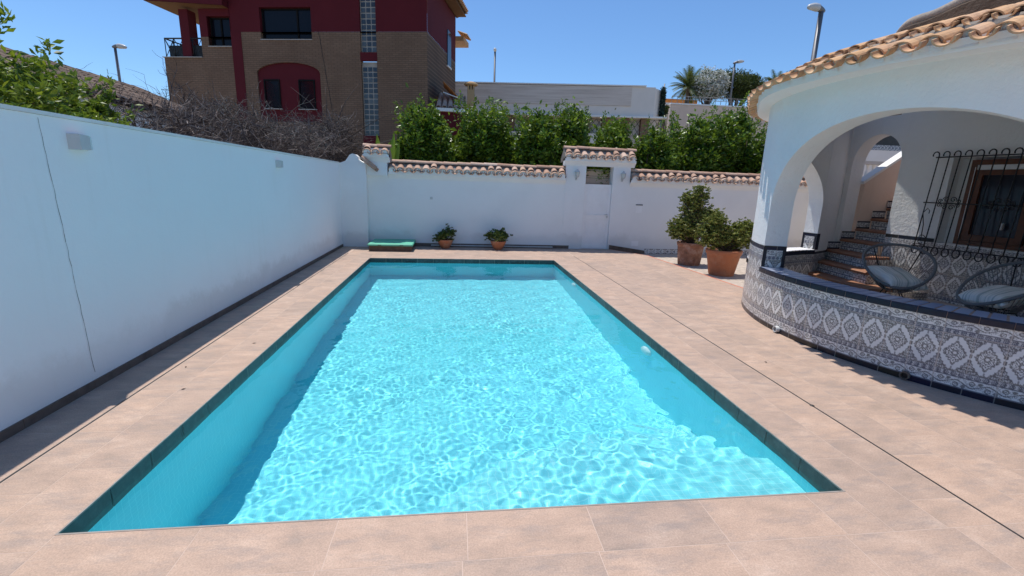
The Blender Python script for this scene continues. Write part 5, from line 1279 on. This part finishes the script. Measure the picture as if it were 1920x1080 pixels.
for i in range(9):
    mb = MB(); x = 2.2+1.05*i; mb.box(x,x+.42,.1,.5,4.0+z0,5.355+z0); mb.build('pier', M['brick'], gb, local=True)
    mb = MB(); a, b = x+.42, x+1.05
    for s_, e_ in (((a,4.45),(b,5.3)),((b,4.45),(a,5.3)),((a,4.45),(b,4.45)),((a,5.3),(b,5.3)),(((a+b)/2,4.45),(a,4.87)),(((a+b)/2,4.45),(b,4.87)),(((a+b)/2,5.3),(a,4.87)),(((a+b)/2,5.3),(b,4.87))): mb.tube([(s_[0],.2,s_[1]+z0),(e_[0],.2,e_[1]+z0)], .014, 4)
    mb.build('lattice', M['iron'], gb, local=True)
# green screen
t = thing('green_screen', 'dark green artificial hedge screen at the right end of the long boarded building', 'screen', (13.6,24,-.16))
r_ = np.random.RandomState(9); n = 5200; u = r_.rand(n); P = np.stack([13.08+.98*u, 23.6+2.2*u, 5.45+.25*u+r_.rand(n)*(1.60-.25*u)], 1)+r_.normal(size=(n,3))*.04
V, F = leaf_mesh(P, .13, r_, .3); npmesh('foliage', V, F, M['green_screen'], t)
mb = MB(); mb.mesh([(13.08,23.66,5.4),(14.06,25.86,5.6),(14.06,25.86,7.0),(13.08,23.66,6.95)], [(0,1,2,3),(3,2,1,0)]); mb.build('netting', M['green_screen'], t)
for (x, y, z) in ((14.12,25.9,7.75),(13.6,24.8,7.05)):
    mb = MB(); mb.tube([(x,y,-.16),(x,y,z)], .035, 6); mb.build('post', M['galv'], t)

# terrace with retaining wall on the right, trees and lamps on it
mb = MB(); mb.mesh([(16.6,30.3,-.16),(70,30.3,-.16),(90,110,-.16),(16.6,110,-.16),(16.6,30.3,7.35),(70,30.3,7.6),(90,110,9),(16.6,110,8.5)], [(4,5,6,7),(0,1,5,4),(3,0,4,7),(1,2,6,5),(2,3,7,6)])
tag(mb.build('terrain', M['ground']), kind='structure')
t = thing('retaining_wall', 'peach toned retaining wall below the palm and the white flowering tree', 'wall', (20,30,-.16))
mb = MB(); mb.mesh([(16.5,30,-.16),(60,30,-.16),(60,30,7.75),(16.5,30,7.36),(16.5,30.25,-.16),(60,30.25,-.16),(60,30.25,7.75),(16.5,30.25,7.36)], [(0,1,2,3),(5,4,7,6),(3,2,6,7),(0,3,7,4)]); mb.build('wall_body', M['peach_render'], t)
mb = MB(); mb.mesh([(16.5,29.96,7.37),(60,29.96,7.76),(60,29.96,7.84),(16.5,29.96,7.45),(16.5,30.3,7.37),(60,30.3,7.76),(60,30.3,7.84),(16.5,30.3,7.45)], [(0,1,2,3),(5,4,7,6),(3,2,6,7),(0,3,7,4)]); mb.build('coping', M['soffit'], t)
mb = MB()
for i in range(50): x = 16.6+.4*i; mb.tube([(x,30.1,7.45),(x,30.1,7.95+i*.003)], .018, 4)
mb.tube([(16.6,30.1,7.72),(36,30.1,7.88)], .02, 4); mb.tube([(16.6,30.1,7.92),(36,30.1,8.08)], .022, 4); mb.build('railing', M['galv'], t)
def palm(x, y, zb, zc_, fl_, nf, lab, seed, tr=.16, grp='palms on the skyline', droop=.75):
    t = thing('palm_tree', lab, 'palm', (x,y,zb), grp); r = random.Random(seed)
    mb = MB(); n_ = 14; mb.tube([(x+.02*math.sin(i*.9),y,zb+(zc_-zb)*i/n_) for i in range(n_+1)], [tr*(1.15-.02*i)*(1+.08*(i%2)) for i in range(n_+1)], 8)
    mb.build('trunk', M['bark'], t)
    mb = MB()
    for k_ in range(nf):
        a = 6.283*k_/nf+r.uniform(-.2,.2); el = r.uniform(-.5,1.35); L_ = fl_*r.uniform(.85,1.1)
        p = Vector((x,y,zc_)); d = Vector((math.cos(a)*math.cos(el),math.sin(a)*math.cos(el),math.sin(el))); prev = p; m = 12; pr = []
        for i in range(m+1):
            pr.append(p.copy()); p = p+d*(L_/m); d = (d+Vector((0,0,-droop*1.4/m))).normalized()
        mb.tube(pr, [.02*(1-.8*i/m) for i in range(m+1)], 3, caps=False)
        for i in range(1, m):
            dd = (pr[i+1]-pr[i]).normalized(); sd = dd.cross(Vector((0,0,1))).normalized(); ll = fl_*.30*math.sin(math.pi*min(1,(i+1.5)/(m+1.5)))**.6
            for s_ in (-1,1):
                for q in (0,.25,.5,.75):
                    b = pr[i].lerp(pr[i+1],q); tip = b+(sd*s_*.8+dd*.7+Vector((0,0,-.25))).normalized()*ll; w_ = dd*.017*fl_
                    mb.mesh([b-w_*.6, b+w_*.6, tip], [(0,1,2)])
    mb.build('fronds', M['palm_leaf'], t)
palm(19.15, 33, 7.4, 9.1, 1.55, 40, 'date palm with drooping fronds on the terrace beside the white flowering tree', 1)
palm(26.9, 34, 7.6, 9.75, 1.3, 26, 'palm crown just showing above the porch eaves', 2)
palm(-22.9, 28, -.16, 6.9, .8, 20, 'tiny distant palm crown over the ridge of the left neighbour roof', 3, .12)
def tree(x, y, zb, zc_, rad, lab, mat, n, size, seed, name='tree', cl=50):
    t = thing(name, lab, 'tree', (x,y,zb)); V, F = leaves((x,y,zc_), n, size, seed, rad, cl, .26, .45); npmesh('crown', V, F, M[mat], t)
    mb = MB(); r = random.Random(seed); stems(mb, (x,y,zb), [(x+r.uniform(-.6,.6)*rad[0], y, zc_+r.uniform(-.3,.5)*rad[2]) for _ in range(8)], .10, .015, .1, 6, r); mb.build('trunk', M['bark'], t)
tree(20.75, 33, 7.4, 9.35, (1.45,1.2,1.05), 'rounded tree covered in white blossom on the terrace', 'leaf_white', 24000, .17, 21, 'flowering_tree', 60)
tree(23.9, 34.5, 7.5, 9.75, (2.2,1.8,1.35), 'large dark rounded pine on the terrace right of the white flowering tree', 'leaf_dark', 20000, .16, 22, 'pine_tree', 60)
tree(14.75, 27, -.16, 6.5, (.35,.35,.35), 'small dark tree top next to the green hedge screen', 'leaf_dark', 900, .14, 23, 'tree', 8)
t = thing('distant_house', 'orange and white house front half hidden behind the palm and white tree', 'house', (22,40,7.6))
mb = MB(); mb.box(20.6,23.6,40,44,7.5,9.6); mb.build('wall', M['orange_awning'], t); mb = MB(); mb.box(20.3,23.8,39.6,40,9.0,9.2); mb.box(22.4,24.4,39.9,39.999,7.8,8.9); mb.build('trim', M['soffit'], t)
mb = MB(); mb.box(22.6,23.3,39.87,39.899,8.0,8.75); mb.build('window', M['dark_glass'], t)

def lamp(x, y, zb, ztop, hd, lab, s=1.0, rp=.055):
    t = thing('street_lamp', lab, 'street lamp', (x,y,zb), 'street lamps')
    mb = MB(); mb.tube([(x,y,zb),(x,y,zb+(ztop-zb)*.5),(x,y,ztop)], [rp*1.5,rp*1.15,rp], 10); mb.build('pole', M['galv'], t)
    h = Vector(hd).normalized(); c = Vector((x,y,ztop)); n_ = 12; pts = [c-h*.12*s+h*(.78*s*i/n_)+Vector((0,0,.02*s+.05*s*math.sin(math.pi*i/n_))) for i in range(n_+1)]
    rr = [s*.035+.075*s*math.sin(math.pi*min(1,(i+.6)/(n_+.6)))**.6 for i in range(n_+1)]; rr[-1] = .02*s
    mb = MB(); mb.tube(pts[:6], [r*.85 for r in rr[:6]], 10); mb.build('gear_housing', M['galv'], t)
    mb = MB(); mb.tube(pts[5:], rr[5:], 12); mb.build('lamp_head', M['lamp_head'], t)
lamp(12.69, 12, -.16, 7.0, (-1,-.35,-.03), 'large grey street lamp rising behind the porch roof', 1.0, .07)
lamp(-15.03, 25, -.16, 7.62, (1,-.3,-.05), 'slim street lamp behind the tiled roof on the left', 1.05, .06)
lamp(4.68, 35, -.16, 11.2, (-.1,-1,-.05), 'slim street lamp seen head on above the long boarded building', 1.1, .07)
lamp(22.0, 32, 7.4, 10.75, (1,-.2,.2), 'street lamp between the white flowering tree and the dark pine', 1.0, .06)

# neighbour roof on the left
nh = thing('neighbour_house', 'white neighbouring house with old brown clay tile roof behind the left wall', 'house', (-7,9,-.16))
mb = MB(); mb.box(-9.2,-5.15,2,12.9,-.16,3.0); mb.mesh([(-9.2,12.9,3.0),(-5.15,12.9,3.0),(-7.1,12.9,3.78)], [(0,1,2)]); mb.build('wall', M['wall_white'], nh)
mb = MB(); y = 2.0; x0, zz0, x1, zz1 = -4.95, 3.02, -7.05, 3.86; d = Vector((x1-x0,0,zz1-zz0)); L_ = d.length; d.normalize()
while y < 13:
    for k_ in range(6):
        b = Vector((x0,y,zz0))+d*(L_/6*k_)+Vector((0,rnd.uniform(-.01,.01),.012+rnd.uniform(-.004,.008))); tile(mb, b+Vector((0,0,.03)), d, (0,0,1), .40, .085, .07, True, seg=6)
    tile(mb, Vector((x0,y+.11,zz0+.04)), d, (0,0,1), L_, .075, .07, False, seg=6); y += .22
y = 2.0
while y < 13: tile(mb, (-7.05,y,3.87), (0,1,rnd.uniform(-.01,.015)), (0,0,1), .42, .12, .10, True); y += .38
mb.mesh([(-4.95,2,3.0),(-7.05,2,3.84),(-7.05,13,3.84),(-4.95,13,3.0),(-9.3,2,2.95),(-9.3,13,2.95)], [(0,1,2,3),(1,4,5,2)])
mb.build('roof', M['oldtile'], nh)
nb = thing('low_parapet', 'pale low roof parapet between the old tiled roof and the brick house', 'parapet', (-8.5,16,-.16))
mb = MB(); mb.box(-12,-7.5,13.4,15.9,-.16,3.72); mb.build('wall', M['warm_render'], nb); mb = MB(); mb.box(-12.05,-7.45,13.35,15.95,3.722,3.80); mb.build('coping', M['oldtile'], nb)

# ================================================================== LIGHT, SKY, CAMERA
w = bpy.data.worlds.new('World'); sc.world = w; w.use_nodes = True; nt = w.node_tree; bg = nt.nodes['Background']
sky = nt.nodes.new('ShaderNodeTexSky'); sky.sky_type = 'NISHITA'; sky.sun_disc = False
el = math.asin(SUN.z); az_ = math.atan2(SUN.x, SUN.y)
sky.sun_elevation = el; sky.sun_rotation = az_; sky.altitude = 0; sky.air_density = 1.0; sky.dust_density = .1; sky.ozone_density = 6.0
tintn = nt.nodes.new('ShaderNodeMixRGB'); tintn.blend_type = 'MULTIPLY'; tintn.inputs[0].default_value = 1; tintn.inputs[2].default_value = (.84, 1.0, 1.12, 1)
nt.links.new(sky.outputs[0], tintn.inputs[1]); nt.links.new(tintn.outputs[0], bg.inputs[0]); bg.inputs[1].default_value = .136
L = bpy.data.lights.new('sun', 'SUN'); L.energy = 4.7; L.angle = R(.53); L.color = (1, .955, .89)
try: L.cycles.is_caustics_light = True
except Exception: pass
lo = bpy.data.objects.new('sun', L); COL.objects.link(lo); lo.rotation_euler = SUN.to_track_quat('Z', 'Y').to_euler()

def camera():
    foc, yaw, pitch, roll, cx, cy, h = 857.81, 0.126633, 0.223536, 0.033365, 1.82685, -2.0422, 1.65
    f = Vector((math.sin(yaw)*math.cos(pitch), math.cos(yaw)*math.cos(pitch), -math.sin(pitch))); r0 = Vector((math.cos(yaw), -math.sin(yaw), 0)); u0 = r0.cross(f)
    r = r0*math.cos(roll)+u0*math.sin(roll); u = r.cross(f)
    c = bpy.data.cameras.new('camera'); c.sensor_width = 36; c.lens = 36*foc/1920; c.clip_end = 1500; c.clip_start = .05
    o = bpy.data.objects.new('camera', c); COL.objects.link(o)
    o.matrix_world = Matrix(((r.x,u.x,-f.x,cx),(r.y,u.y,-f.y,cy),(r.z,u.z,-f.z,h),(0,0,0,1))); sc.camera = o
camera()
sc.view_settings.view_transform = 'Standard'; sc.view_settings.look = 'None'; sc.view_settings.exposure = 0.0; sc.view_settings.gamma = 1
sc.render.engine = 'CYCLES'; sc.cycles.use_denoising = True; sc.cycles.max_bounces = 12; sc.cycles.transmission_bounces = 6; sc.cycles.diffuse_bounces = 9; sc.cycles.sample_clamp_indirect = 10
